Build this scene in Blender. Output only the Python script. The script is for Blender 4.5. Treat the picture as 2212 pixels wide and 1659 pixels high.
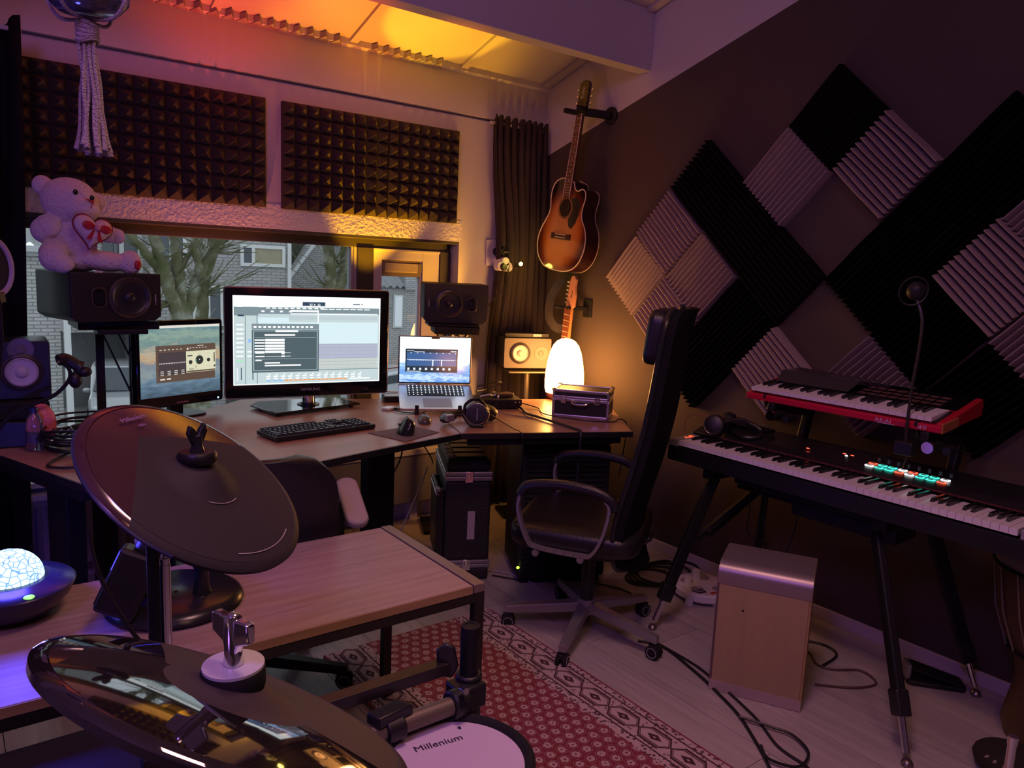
import bpy, math, random
from mathutils import Matrix, Vector
random.seed(7)
D = bpy.data
for o in list(D.objects): D.objects.remove(o)
S = bpy.context.scene; COL = S.collection
PI = math.pi; R = math.radians
def V(*a): return Vector(a)

# ---------------------------------------------------------------- camera
cam = D.objects.new('camera', D.cameras.new('camera')); COL.objects.link(cam)
cam.data.sensor_width = 36; cam.data.lens = 36*1640.57/2212
cam.data.clip_start = 0.05; cam.data.clip_end = 200
cr = V(0.79803595,-0.60100867,0.04389979); cd = V(-0.0544787,-0.14450555,-0.98800315); cf = V(0.60014222,0.78607043,-0.1480628)
cam.matrix_world = Matrix(((cr.x,-cd.x,-cf.x,0),(cr.y,-cd.y,-cf.y,0),(cr.z,-cd.z,-cf.z,1.435),(0,0,0,1)))
S.camera = cam
# ---------------------------------------------------------------- world, exposure
W = D.worlds.new('dusk'); S.world = W; W.use_nodes = True
bg = W.node_tree.nodes['Background']; bg.inputs[0].default_value = (0.62,0.72,0.80,1); bg.inputs[1].default_value = 1.6
S.view_settings.view_transform = 'Standard'; S.view_settings.look = 'None'
S.view_settings.exposure = 0.0; S.view_settings.gamma = 1.0; S.view_settings.use_curve_mapping = False
# ---------------------------------------------------------------- lamps outside the frame or behind the monitors, and two added fills
def area(name, loc, target, col, power, sx, sy=None, spread=180):
    l = D.lights.new(name, 'AREA'); l.color = col; l.energy = power; l.size = sx
    if sy: l.shape = 'RECTANGLE'; l.size_y = sy
    l.spread = R(spread)
    o = D.objects.new(name, l); COL.objects.link(o); o.location = loc
    o.rotation_euler = (Vector(target)-Vector(loc)).to_track_quat('-Z','Y').to_euler(); return o
def spot(name, loc, target, col, power, ang, blend=.6, r=.03):
    l = D.lights.new(name, 'SPOT'); l.color = col; l.energy = power; l.spot_size = R(ang); l.spot_blend = blend; l.shadow_soft_size = r
    o = D.objects.new(name, l); COL.objects.link(o); o.location = loc
    o.rotation_euler = (Vector(target)-Vector(loc)).to_track_quat('-Z','Y').to_euler(); return o
area('violet_lamp', (-0.9,.1,2.8), (1.5,2.3,.7), (.48,.18,1.0), 16, .6)
area('warm_lamp', (.5,-.5,3.0), (1.3,1.7,0), (1.0,.46,.36), 8.5, .6)
area('rose_fill', (.95,.9,2.95), (1.2,1.3,0), (1.0,.50,.50), 8.5, .5, None, 115)  # added fill without a source, lifts table, floor and cymbals
area('amber_fill', (1.95,2.95,.95), (2.3,3.7,2.1), (1.0,.36,.10), 2, .12)  # added orange fill for the fascia and the white of the right wall
spot('red_bar_light', (1.10,3.22,1.1), (1.08,3.26,2.6), (1.0,.06,.02), 110, 52, .8, .015)
spot('orange_bar_light', (1.70,3.30,1.1), (1.78,3.30,2.6), (1.0,.20,.01), 120, 40, .8, .015)
spot('yellow_bar_light', (1.88,3.48,1.0), (2.10,3.36,2.6), (1.0,.50,.01), 130, 26, .35, .015)
spot('lintel_yellow_light', (1.84,3.58,1.12), (1.90,3.68,1.9), (1.0,.42,.0), 60, 62, .5, .01)
spot('lintel_warm_light', (1.10,3.58,1.0), (1.0,3.67,1.80), (1.0,.25,.10), 24, 84, .8, .01)
spot('foam_warm_light', (2.46,3.52,1.05), (1.95,3.64,1.9), (1.0,.42,.02), 34, 80, .8, .01)

# ---------------------------------------------------------------- materials
MATS = {}
def mat(name, col=(.5,.5,.5), rough=.6, metal=0, spec=.5, emit=None, es=0, bump=0, bs=60, trans=0, alpha=1, coat=0, vary=0, sheen=0):
    if name in MATS: return MATS[name]
    m = D.materials.new(name); m.use_nodes = True; n = m.node_tree.nodes; L = m.node_tree.links
    b = n['Principled BSDF']; i = b.inputs
    i['Base Color'].default_value = (*col,1); i['Roughness'].default_value = rough; i['Metallic'].default_value = metal
    i['Specular IOR Level'].default_value = spec
    if emit: i['Emission Color'].default_value = (*emit,1); i['Emission Strength'].default_value = es
    if trans: i['Transmission Weight'].default_value = trans
    if alpha < 1: i['Alpha'].default_value = alpha
    if coat: i['Coat Weight'].default_value = coat; i['Coat Roughness'].default_value = .05
    if sheen: i['Sheen Weight'].default_value = sheen
    if bump or vary:
        tc = n.new('ShaderNodeTexCoord'); no = n.new('ShaderNodeTexNoise'); no.inputs['Scale'].default_value = bs; no.inputs['Detail'].default_value = 4
        L.new(tc.outputs['Object'], no.inputs['Vector'])
        if bump:
            bp = n.new('ShaderNodeBump'); bp.inputs['Strength'].default_value = bump; bp.inputs['Distance'].default_value = .01
            L.new(no.outputs[0], bp.inputs['Height']); L.new(bp.outputs[0], i['Normal'])
        if vary:
            mx = n.new('ShaderNodeMix'); mx.data_type = 'RGBA'
            mx.inputs[6].default_value = (*[c*(1-vary) for c in col],1); mx.inputs[7].default_value = (*[min(1,c*(1+vary)) for c in col],1)
            L.new(no.outputs[0], mx.inputs[0]); L.new(mx.outputs[2], i['Base Color'])
    MATS[name] = m; return m
def wood(name, a, b, scale=(1,12,12), rough=.4, ns=4, obj_random=0, coat=0, bump=.05):
    m = mat(name, a, rough, coat=coat); n = m.node_tree.nodes; L = m.node_tree.links; bs = n['Principled BSDF']
    tc = n.new('ShaderNodeTexCoord'); mp = n.new('ShaderNodeMapping'); mp.inputs['Scale'].default_value = scale
    oi = n.new('ShaderNodeObjectInfo'); no = n.new('ShaderNodeTexNoise'); no.noise_dimensions = '4D'
    no.inputs['Scale'].default_value = ns; no.inputs['Detail'].default_value = 6; no.inputs['Roughness'].default_value = .65
    mu = n.new('ShaderNodeMath'); mu.operation = 'MULTIPLY'; mu.inputs[1].default_value = 40
    L.new(oi.outputs['Random'], mu.inputs[0]); L.new(mu.outputs[0], no.inputs['W'])
    L.new(tc.outputs['Object'], mp.inputs[0]); L.new(mp.outputs[0], no.inputs['Vector'])
    rp = n.new('ShaderNodeValToRGB'); rp.color_ramp.elements[0].position = .32; rp.color_ramp.elements[1].position = .68
    rp.color_ramp.elements[0].color = (*b,1); rp.color_ramp.elements[1].color = (*a,1); L.new(no.outputs[0], rp.inputs[0])
    last = rp.outputs[0]
    if obj_random:
        hs = n.new('ShaderNodeHueSaturation'); ma = n.new('ShaderNodeMath'); ma.operation = 'MULTIPLY_ADD'
        ma.inputs[1].default_value = obj_random; ma.inputs[2].default_value = 1-obj_random/2
        L.new(oi.outputs['Random'], ma.inputs[0]); L.new(ma.outputs[0], hs.inputs['Value']); L.new(last, hs.inputs['Color']); last = hs.outputs[0]
    L.new(last, bs.inputs['Base Color'])
    bp = n.new('ShaderNodeBump'); bp.inputs['Strength'].default_value = bump; bp.inputs['Distance'].default_value = .004
    L.new(no.outputs[0], bp.inputs['Height']); L.new(bp.outputs[0], bs.inputs['Normal'])
    return m
def emi(name, col, s): return mat(name, (0,0,0), .4, emit=col, es=s, spec=.2)

wall_white = mat('painted_white', (.56,.53,.54), .85, bump=.05, bs=90)
concrete = mat('rough_lintel', (.68,.66,.65), .9, bump=.9, bs=70)
wall_dark = mat('taupe_paint', (.086,.066,.057), .8, spec=.12, bump=.05, bs=90)
ceil_white = mat('ceiling_board', (.50,.46,.43), .75, vary=.12, bs=3)
frame_dark = mat('dark_window_frame', (.055,.05,.045), .45, bump=.1, bs=30)
frame_light = mat('pale_window_frame', (.55,.5,.52), .5)
black = mat('black_plastic', (.012,.012,.013), .42)
blackm = mat('black_metal', (.010,.010,.011), .5, metal=.0, spec=.3)
blackg = mat('black_gloss', (.006,.006,.007), .06, spec=.7)
rubber = mat('dull_rubber', (.02,.02,.021), .75, spec=.12)
leather = mat('black_leather', (.014,.013,.015), .38, bump=.12, bs=140)
mesh_black = mat('black_mesh_fabric', (.009,.009,.010), .8, spec=.12, bump=.3, bs=500)
foam = mat('charcoal_foam', (.060,.048,.040), .95, spec=.12, bump=.3, bs=500)
foam_black = mat('black_foam', (.006,.0055,.0055), .95, spec=.12, bump=.3, bs=500)
foam_grey = mat('grey_foam', (.34,.27,.265), .95, spec=.12, bump=.25, bs=500)
curtain_m = mat('dark_brown_cloth', (.055,.042,.038), .95, spec=.12, bump=.25, bs=400)
curtain_k = mat('black_cloth', (.012,.010,.012), .95, spec=.12, bump=.25, bs=400)
chrome = mat('chrome', (.85,.85,.87), .12, metal=1)
alu = mat('aluminium', (.62,.61,.64), .32, metal=1)
alu_d = mat('brushed_silver_paint', (.36,.35,.38), .4, metal=.7)
gun = mat('bronze_grey_metal', (.18,.15,.11), .45, metal=.5)
white_p = mat('white_plastic', (.75,.72,.72), .45)
grey_p = mat('grey_plastic', (.30,.29,.30), .5)
white_key = mat('ivory_key', (.80,.76,.78), .28)
black_key = mat('ebony_key', (.012,.012,.012), .25)
red_p = mat('red_shell', (.45,.012,.03), .35)
cable_k = mat('black_cable', (.012,.012,.013), .45)
cable_w = mat('pale_cable', (.5,.47,.45), .5)
desk_w = wood('walnut_laminate', (.44,.25,.16), (.33,.18,.115), (1.2,14,14), .34, 3)
table_w = wood('oak_laminate', (.44,.32,.27), (.31,.20,.165), (1.6,22,22), .42, 2.2, bump=.12)
edge_w = wood('oak_edge', (.42,.27,.12), (.30,.18,.08), (1,10,10), .5)
plank_m = wood('pale_grey_laminate', (.50,.455,.43), (.36,.32,.30), (14,1.1,14), .40, 3, obj_random=.22, bump=.15)
ply = wood('birch_veneer', (.42,.29,.16), (.36,.245,.14), (9,9,1), .5, 2)
glass = D.materials.new('window_glass'); glass.use_nodes = True
_n = glass.node_tree.nodes; _l = glass.node_tree.links; _n.remove(_n['Principled BSDF'])
_t = _n.new('ShaderNodeBsdfTransparent'); _g = _n.new('ShaderNodeBsdfGlossy'); _g.inputs['Roughness'].default_value = .01
_f = _n.new('ShaderNodeFresnel'); _f.inputs[0].default_value = 1.5; _m = _n.new('ShaderNodeMixShader')
_l.new(_f.outputs[0], _m.inputs[0]); _l.new(_t.outputs[0], _m.inputs[1]); _l.new(_g.outputs[0], _m.inputs[2]); _l.new(_m.outputs[0], _n['Material Output'].inputs[0])
MATS['window_glass'] = glass
clear = mat('clear_plastic', (.85,.88,.92), .03, trans=.95)

# ---------------------------------------------------------------- geometry helper
class G:
    def __init__(s): s.v=[]; s.f=[]; s.mi=[]; s.k=0
    def add(s, vs, fs, M=None):
        b=len(s.v)
        for p in vs:
            p=Vector(p); s.v.append(tuple(M@p) if M is not None else tuple(p))
        for f in fs: s.f.append([b+i for i in f]); s.mi.append(s.k)
        return s
    def m(s,k): s.k=k; return s
    def box(s,x0,x1,y0,y1,z0,z1,M=None):
        return s.add([(x0,y0,z0),(x1,y0,z0),(x1,y1,z0),(x0,y1,z0),(x0,y0,z1),(x1,y0,z1),(x1,y1,z1),(x0,y1,z1)],
            [(0,3,2,1),(4,5,6,7),(0,1,5,4),(1,2,6,5),(2,3,7,6),(3,0,4,7)],M)
    def cbox(s,c,d,M=None): return s.box(c[0]-d[0]/2,c[0]+d[0]/2,c[1]-d[1]/2,c[1]+d[1]/2,c[2]-d[2]/2,c[2]+d[2]/2,M)
    def bar(s,a,b,w,h=None,up=(0,0,1)):
        a=Vector(a);b=Vector(b);h=h or w;d=(b-a);L=d.length;d.normalize();u=Vector(up)
        if abs(d.dot(u))>.99: u=Vector((0,1,0))
        x=d.cross(u).normalized();z=x.cross(d)
        M=Matrix(((x.x,d.x,z.x,a.x),(x.y,d.y,z.y,a.y),(x.z,d.z,z.z,a.z),(0,0,0,1)))
        return s.box(-w/2,w/2,0,L,-h/2,h/2,M)
    def tube(s,pts,r,n=8,cap=True,M=None,closed=False):
        P=[Vector(p) for p in pts]; rs=r if isinstance(r,(list,tuple)) else [r]*len(P)
        vs=[];fs=[];N=None
        for i,p in enumerate(P):
            if closed: t=(P[(i+1)%len(P)]-P[i-1])
            else: t=(P[min(i+1,len(P)-1)]-P[max(i-1,0)])
            t=t.normalized() if t.length>1e-9 else Vector((0,0,1))
            if N is None: N=t.orthogonal().normalized()
            else:
                N=(N-t*N.dot(t)); N=N.normalized() if N.length>1e-6 else t.orthogonal().normalized()
            B=t.cross(N)
            for k in range(n):
                a=2*PI*k/n; vs.append(p+(N*math.cos(a)+B*math.sin(a))*rs[i])
        m=len(P)
        for i in range(m if closed else m-1):
            j=(i+1)%m
            for k in range(n): k2=(k+1)%n; fs.append((i*n+k,i*n+k2,j*n+k2,j*n+k))
        if cap and not closed: fs.append(tuple(range(n-1,-1,-1))); fs.append(tuple((m-1)*n+k for k in range(n)))
        return s.add(vs,fs,M)
    def cyl(s,a,b,r0,r1=None,n=20,M=None): return s.tube([a,b],[r0,r0 if r1 is None else r1],n,True,M)
    def lathe(s,prof,n=32,M=None,a0=0,a1=2*PI,cap=True):
        full=abs(a1-a0-2*PI)<1e-6; c=n if full else n+1; vs=[];fs=[]
        for (r,z) in prof:
            for k in range(c):
                a=a0+(a1-a0)*k/n; vs.append((r*math.cos(a),r*math.sin(a),z))
        for i in range(len(prof)-1):
            for k in range(n):
                k2=(k+1)%c if full else k+1
                fs.append((i*c+k,i*c+k2,(i+1)*c+k2,(i+1)*c+k))
        return s.add(vs,fs,M)
    def prism(s,poly,z0,z1,M=None):
        n=len(poly); vs=[(p[0],p[1],z0) for p in poly]+[(p[0],p[1],z1) for p in poly]
        fs=[tuple(range(n-1,-1,-1)),tuple(range(n,2*n))]+[(i,(i+1)%n,n+(i+1)%n,n+i) for i in range(n)]
        return s.add(vs,fs,M)
    def ell(s,c,r,n=14,M=None,rot=None):
        vs=[];fs=[];m=n//2
        for i in range(m+1):
            t=PI*i/m
            for k in range(n):
                a=2*PI*k/n; p=Vector((r[0]*math.sin(t)*math.cos(a),r[1]*math.sin(t)*math.sin(a),r[2]*math.cos(t)))
                if rot is not None: p=rot@p
                vs.append(p+Vector(c))
        for i in range(m):
            for k in range(n): k2=(k+1)%n; fs.append((i*n+k,(i+1)*n+k,(i+1)*n+k2,i*n+k2))
        return s.add(vs,fs,M)
    def quad(s,a,b,c,d,M=None): return s.add([a,b,c,d],[(0,1,2,3)],M)
    def mesh(s,name,mats,smooth=35):
        me=D.meshes.new(name); me.from_pydata(s.v,[],s.f)
        for m in (mats if isinstance(mats,(list,tuple)) else [mats]): me.materials.append(m)
        if len(set(s.mi))>1: me.polygons.foreach_set('material_index',s.mi)
        me.validate(clean_customdata=False)
        if smooth:
            me.polygons.foreach_set('use_smooth',[True]*len(me.polygons)); me.update(); me.set_sharp_from_angle(angle=R(smooth))
        me.update(); return me
def rnd(w,h,r,n=4,cx=0,cy=0):   # rounded rectangle outline
    o=[]
    for (sx,sy,a) in ((1,-1,-90),(1,1,0),(-1,1,90),(-1,-1,180)):
        for k in range(n+1):
            t=R(a+90*k/n); o.append((cx+sx*(w/2-r)+r*math.cos(t), cy+sy*(h/2-r)+r*math.sin(t)))
    return o
def tagit(o,label,cat,group=None,kind=None):
    if label: o['label']=label
    if cat: o['category']=cat
    if group: o['group']=group
    if kind: o['kind']=kind
    return o
def thing(name,label,cat,loc=(0,0,0),rotz=0,group=None,M=None):
    o=D.objects.new(name,None); COL.objects.link(o); o.empty_display_size=.05
    if M is not None: o.matrix_world=M
    else: o.location=loc; o.rotation_euler=(0,0,rotz)
    return tagit(o,label,cat,group)
def part(name,g,mats,parent=None,smooth=35,bevel=0,label=None,seg=2,kind=None):
    me=g.mesh(name,mats,smooth) if isinstance(g,G) else g
    o=D.objects.new(name,me); COL.objects.link(o)
    if parent: o.parent=parent
    if bevel:
        b=o.modifiers.new('bevel','BEVEL'); b.width=bevel; b.segments=seg; b.limit_method='ANGLE'; b.angle_limit=R(40); b.harden_normals=False
    if label: o['label']=label
    if kind: o['kind']=kind
    return o
def struct(name,g,mats,smooth=0,bevel=0): return part(name,g,mats,None,smooth,bevel,kind='structure')
def solo(name,g,mats,label,cat,group=None,smooth=35,bevel=0):
    return tagit(part(name,g,mats,None,smooth,bevel),label,cat,group)
def cr_spline(P,k=8,closed=False):
    P=[Vector(p) for p in P]; out=[]; n=len(P)
    for i in range(n if closed else n-1):
        if closed: p0,p1,p2,p3=P[i-1],P[i],P[(i+1)%n],P[(i+2)%n]
        else: p0,p1,p2,p3=P[max(i-1,0)],P[i],P[i+1],P[min(i+2,n-1)]
        for j in range(k):
            t=j/k; out.append(.5*((2*p1)+(p2-p0)*t+(2*p0-5*p1+4*p2-p3)*t*t+(3*p1-p0-3*p2+p3)*t**3))
    if not closed: out.append(P[-1])
    return out
def text(name,s,size,m,parent,M,ex=.0004,align='CENTER',sx=1):
    c=D.curves.new(name,'FONT'); c.body=s; c.size=size; c.extrude=ex; c.align_x=align; c.align_y='CENTER'; c.resolution_u=3
    t=D.objects.new(name,c); me=t.to_mesh().copy(); t.to_mesh_clear(); D.objects.remove(t)
    me.transform(M@Matrix.Scale(sx,4,(1,0,0))); me.materials.append(m)
    o=D.objects.new(name,me); COL.objects.link(o); o.parent=parent; return o
def face_M(x,y,z,tilt=0):  # text frame on a face looking to local -y
    return Matrix.Translation((x,y,z))@Matrix.Rotation(R(90)+tilt,4,'X')
def frame_from(loc,normal,xdir):
    z=Vector(normal).normalized(); x=Vector(xdir); x=(x-z*x.dot(z)).normalized(); y=z.cross(x)
    return Matrix(((x.x,y.x,z.x,loc[0]),(x.y,y.y,z.y,loc[1]),(x.z,y.z,z.z,loc[2]),(0,0,0,1)))
def cable(label,pts,r=.003,m=None,name='cable',k=7,group=None):
    return solo(name,G().tube(cr_spline(pts,k),r,6),m or cable_k,label,'cable',group)

# ================================================================ THE ROOM
CS=.298
def cz(y): return 2.503+CS*(3.71-y)
def pz(y): return 2.115+.304*(3.71-y)
XL,YB=-1.9,-2.1
struct('floor', G().box(XL-.1,3.1,YB-.1,3.9,-.12,-.012), mat('underfloor',(.1,.09,.08),.9))
fl=D.objects['floor']
pw=.2355; pl=1.29
pm=G().box(.0012,pw-.0012,.0012,pl-.0012,-.012,0).mesh('plank',plank_m,0)
col=0; x=1.033-13*pw
offs={4:.565,5:-.08}
while x<3.0:
    k=round((x-1.033)/pw); off={4:2.02,3:2.484,5:1.865}.get(k,(k*.47)%pl)
    y=off-pl*math.ceil((off-YB)/pl)
    while y<3.75:
        x1=min(x+pw,3.0); y1=min(y+pl,3.75)
        if x1-x>pw-1e-6 and y1-y>pl-1e-6: me=pm
        else: me=G().box(.0012,x1-x-.0012,.0012,y1-y-.0012,-.012,0).mesh('plank',plank_m,0)
        o=D.objects.new('plank',me); COL.objects.link(o); o.location=(x,y,0); o.parent=fl
        y+=pl
    x+=pw
# right wall: white above a sloping line, taupe paint below it
g=G()
def yz(pts,x0=3.0,x1=3.12):
    n=len(pts); vs=[(x0,p[0],p[1]) for p in pts]+[(x1,p[0],p[1]) for p in pts]
    g.add(vs,[tuple(range(n)),tuple(range(2*n-1,n-1,-1))]+[(i,n+i,n+(i+1)%n,(i+1)%n) for i in range(n)])
g.m(1); yz([(YB,0),(YB,pz(YB)),(3.69,pz(3.69)),(3.69,0)])
g.m(0); yz([(YB,pz(YB)),(YB,cz(YB)+.1),(3.9,cz(3.9)+.1),(3.9,0),(3.69,0),(3.69,pz(3.69))])
struct('wall_right', g, [wall_white,wall_dark])
struct('wall_left', G().box(XL-.1,XL,YB,3.9,0,4.4), wall_white)
struct('wall_back', G().box(XL-.1,3.1,YB-.1,YB,0,4.5), wall_white)
# window wall
WX0,WX1,WZ0,WZ1=-1.2,2.407,.45,1.582
g=G().box(XL,3.0,3.71,3.95,0,WZ0).box(XL,WX0,3.71,3.95,WZ0,WZ1).box(WX1,3.0,3.71,3.95,WZ0,WZ1)
g.m(1).box(XL,2.42,3.708,3.95,WZ1,1.70).m(0).box(2.42,3.0,3.71,3.95,WZ1,1.70).box(XL,3.0,3.71,3.95,1.70,2.268).box(XL,3.0,3.735,3.95,2.268,2.283).box(XL,3.0,3.697,3.95,2.283,2.62)
struct('wall_front', g, [wall_white,concrete])
struct('baseboard_right', G().box(2.985,3.0,YB,3.7,0,.052), mat('white_skirting',(.62,.56,.56),.5), bevel=.002)
# sloping ceiling with boards and battens
def slab(g,x0,x1,y0,y1,t0,t1):
    g.add([(x0,y0,cz(y0)+t0),(x1,y0,cz(y0)+t0),(x1,y1,cz(y1)+t0),(x0,y1,cz(y1)+t0),(x0,y0,cz(y0)+t1),(x1,y0,cz(y0)+t1),(x1,y1,cz(y1)+t1),(x0,y1,cz(y1)+t1)],
     [(0,3,2,1),(4,5,6,7),(0,1,5,4),(1,2,6,5),(2,3,7,6),(3,0,4,7)]); return g
struct('ceiling', slab(G(),XL-.1,3.1,YB-.1,3.95,.035,.12), ceil_white)
ce=D.objects['ceiling']
bx=[XL,-.3,.41,1.06,1.725,2.38,2.955]
for i in range(len(bx)-1):
    for (ya,yb) in ((YB,.2),(.21,2.86),(2.86,3.70)):
        part('board', slab(G(),bx[i]+.025,bx[i+1]-.022,ya,yb,.016,.034), ceil_white, ce, 0)
for i,b in enumerate(bx[1:]):
    w=.021 if i<5 else .018
    part('batten', slab(G(),b-w,b+(w if i<5 else .03),YB,3.70,0,.034), ceil_white, ce, 0)
struct('trim_1', G().box(XL,3.0,2.873,2.957,2.476,2.80), wall_white, bevel=.003)          # the beam
struct('trim_2', slab(G(),XL,3.0,3.672,3.70,-.012,.015), wall_white)                       # cover strip along the joint
# saw-toothed foam strip on the ceiling along the joint
fs_=thing('foam_strip','saw-toothed foam edging strip along the joint of ceiling and window wall','foam strip'); mm=mat('mauve_foam',(.30,.25,.27),.95); xx=.62
while xx<2.22:
    if not 1.66<xx<1.76:
        a,b,c=(xx,3.69),(xx+.062,3.69),(xx+.034,3.645)
        zt=lambda q,t: (q[0],q[1],cz(q[1])+t)
        part('tooth',G().add([zt(a,-.016),zt(b,-.016),zt(c,-.016),zt(a,.01),zt(b,.01),zt(c,.01)],[(0,2,1),(3,4,5),(0,1,4,3),(1,2,5,4),(2,0,3,5)]),mm,fs_,0)
    xx+=.0655+.004*math.sin(xx*9)
# window_1 : dark frame, fixed light, pale casement with vent grille
w1=thing('window_1',None,None,(0,0,0)); w1['kind']='structure'
g=G(); Y0,Y1=3.80,3.86
g.box(WX0,WX1,Y0,Y1,1.521,WZ1).box(WX0,WX1,Y0,Y1,WZ0,.53).box(WX0,WX0+.06,Y0,Y1,.53,1.521).box(1.817,1.912,Y0-.012,Y1,.53,1.521).box(2.335,WX1,Y0-.01,Y1,.53,1.521)
g.box(WX0,WX1,3.712,3.80,1.566,WZ1)
part('frame', g, frame_dark, w1, 0, .002)
part('glazing_bead', G().box(1.787,1.817,Y0+.006,Y1-.01,.53,1.521).box(1.80,1.817,Y0,Y1,.53,1.521), mat('grey_bead',(.33,.33,.34),.5), w1, 0)
g=G().box(1.912,1.968,Y0,Y1,.53,1.521).box(2.225,2.335,Y0,Y1,.53,1.521).box(1.968,2.225,Y0,Y1,1.462,1.521).box(1.968,2.225,Y0,Y1,.53,.62)
g.box(2.215,2.225,Y0+.01,Y1,.62,1.462).box(1.912,2.335,Y0-.008,Y0,1.508,1.521)
part('casement', g, frame_light, w1, 0, .002)
g=G().box(1.968,2.225,Y0+.012,Y1,1.372,1.395).box(1.968,2.225,Y0+.012,Y1,1.445,1.462).box(1.968,1.99,Y0+.005,Y1,1.395,1.445).box(2.2,2.225,Y0+.005,Y1,1.395,1.445)
v=part('vent', g, mat('vent_housing',(.16,.12,.11),.5), w1, 0)
g=G().box(1.99,2.2,Y0+.012,Y0+.02,1.395,1.445)
for i in range(42):
    g.box(1.992+i*.005,1.9945+i*.005,Y0+.008,Y0+.012,1.397,1.443)
for i in range(8): g.box(1.99,2.2,Y0+.006,Y0+.009,1.399+i*.006,1.4012+i*.006)
part('vent_grille', g, mat('vent_mesh',(.62,.52,.36),.5), v, 0)
part('pane', G().box(WX0+.06,1.787,3.832,3.836,.53,1.521), glass, w1, 0)
part('pane', G().box(1.968,2.215,3.832,3.836,.62,1.372), glass, w1, 0)
part('handle', G().box(1.925,1.95,3.77,3.80,1.245,1.265).tube(cr_spline([(1.937,3.775,1.25),(1.937,3.77,1.285),(1.95,3.768,1.29),(1.955,3.768,1.27)],5),.006,8), white_p, w1)
struct('window_2', G().box(WX0,WX1,3.60,3.80,.452,.475), mat('sill_white',(.66,.66,.66),.35), bevel=.003)
D.objects['window_2'].name='trim_3'
# radiator under the sill
rd=thing('radiator','white ribbed panel radiator under the window sill','radiator',(0,3.62,0))
g=G().box(-.9,1.0,-.02,.05,.10,.40)
for i in range(47): 
    xx=-.88+i*.04; g.prism([(xx,-.02),(xx+.008,-.03),(xx+.02,-.03),(xx+.028,-.02)],.13,.375)
part('panel', g, mat('radiator_enamel',(.42,.37,.37),.4), rd, 0)
part('top_grille', G().box(-.9,1.0,-.03,.06,.40,.425), white_p, rd, 0, .002)
part('pipe', G().cyl((.95,.01,0),(.95,.01,.12),.009), white_p, rd)
[part('bracket', G().box(q,q+.05,.04,.09,0,.35), white_p, rd, 0) for q in (-.85,.8)]
rd2=thing('radiator','smooth flat grey radiator behind the desk legs, right of centre','radiator',(0,3.62,0))
part('panel', G().box(1.15,2.33,-.02,.05,.12,.395), mat('radiator_grey',(.27,.25,.26),.5), rd2, 0,.004)
part('top_grille', G().box(1.15,2.33,-.03,.06,.395,.425), white_p, rd2, 0, .002)
[part('bracket', G().box(q,q+.05,.04,.09,0,.35), white_p, rd2, 0) for q in (1.3,2.1)]

# ---------------------------------------------------------------- curtains
def curtain(name,label,x0,x1,ytop,ztop,zbot,m,folds,dx0=0,dx1=0,depth=.035,seed=1,pinch=0):
    rr=random.Random(seed); n=folds*8; ph=[rr.uniform(-.5,.5) for _ in range(folds+2)]; vs=[];fs=[];lv=14
    for j in range(lv+1):
        t=j/lv; z=ztop+(zbot-ztop)*t
        for i in range(n+1):
            u=i/n; u=u+.035*math.sin(2*PI*u*1.7+seed)*math.sin(PI*u); k=u*folds; a=2*PI*k+ph[int(k)]*.6*math.sin(PI*(k%1))
            amp=depth*(.55+.45*min(1,t*4))*(1+.25*math.sin(3.1*k+5*t))
            if t<.06: amp*=1.25
            xl=x0+dx0*t+pinch*math.exp(-((t-.33)/.17)**2); xx=xl+(x1+dx1*t-xl)*u+.008*math.sin(a*2+t*3)+.006*math.sin(5*t+9*u+seed)
            vs.append((xx,ytop-amp*math.cos(a)-.01*t,z+(.018*math.cos(a) if j==0 else 0)))
    for j in range(lv):
        for i in range(n): a=j*(n+1)+i; fs.append((a,a+1,a+n+2,a+n+1))
    g=G().add(vs,fs); c=thing(name,label,'curtain')
    o=part('cloth',g,m,c,80); so=o.modifiers.new('t','SOLIDIFY'); so.thickness=.004
    part('rail',G().box(x0-.01,x1+.01,ytop+.0,ytop+.02,ztop-.035,ztop-.02),mat('rail_white',(.5,.45,.45),.5),c,0)
    return c
curtain('curtain','dark brown pleated curtain hanging beside the guitars in the corner',2.575,2.965,3.655,2.285,.02,curtain_m,8,-.01,.01,.026,3,.065)
curtain('curtain','black curtain at the left edge of the window',-.7,.30,3.50,2.262,.03,curtain_k,9,0,-.05,.04,5)

# ---------------------------------------------------------------- foam on the walls
def pyr_tile(nx,nz,p,base,h,seed=0):
    g=G(); rr=random.Random(seed); g.box(0,nx*p,-base,0,0,nz*p)
    for i in range(nx):
        for j in range(nz):
            x=i*p;z=j*p; jx=rr.uniform(-.003,.003);jz=rr.uniform(-.003,.003)
            g.add([(x,-base,z),(x+p,-base,z),(x+p,-base,z+p),(x,-base,z+p),(x+p/2+jx,-base-h,z+p/2+jz)],[(0,1,4),(1,2,4),(2,3,4),(3,0,4)])
    return g
for nm,x0,lab,grp in (('foam_panel',.285,'wide dark pyramid foam panel above the left part of the window',None),('foam_panel',1.369,'wide dark pyramid foam panel right of centre, beside the curtain',None)):
    t=thing('acoustic_foam',lab,'acoustic foam',(x0,3.708,1.682))
    for k in range(2):
        o=part('foam_tile',pyr_tile(8,8,.0626,.022,.048,k),foam,t,0); o.location=(k*.5015,0,0)
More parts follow.
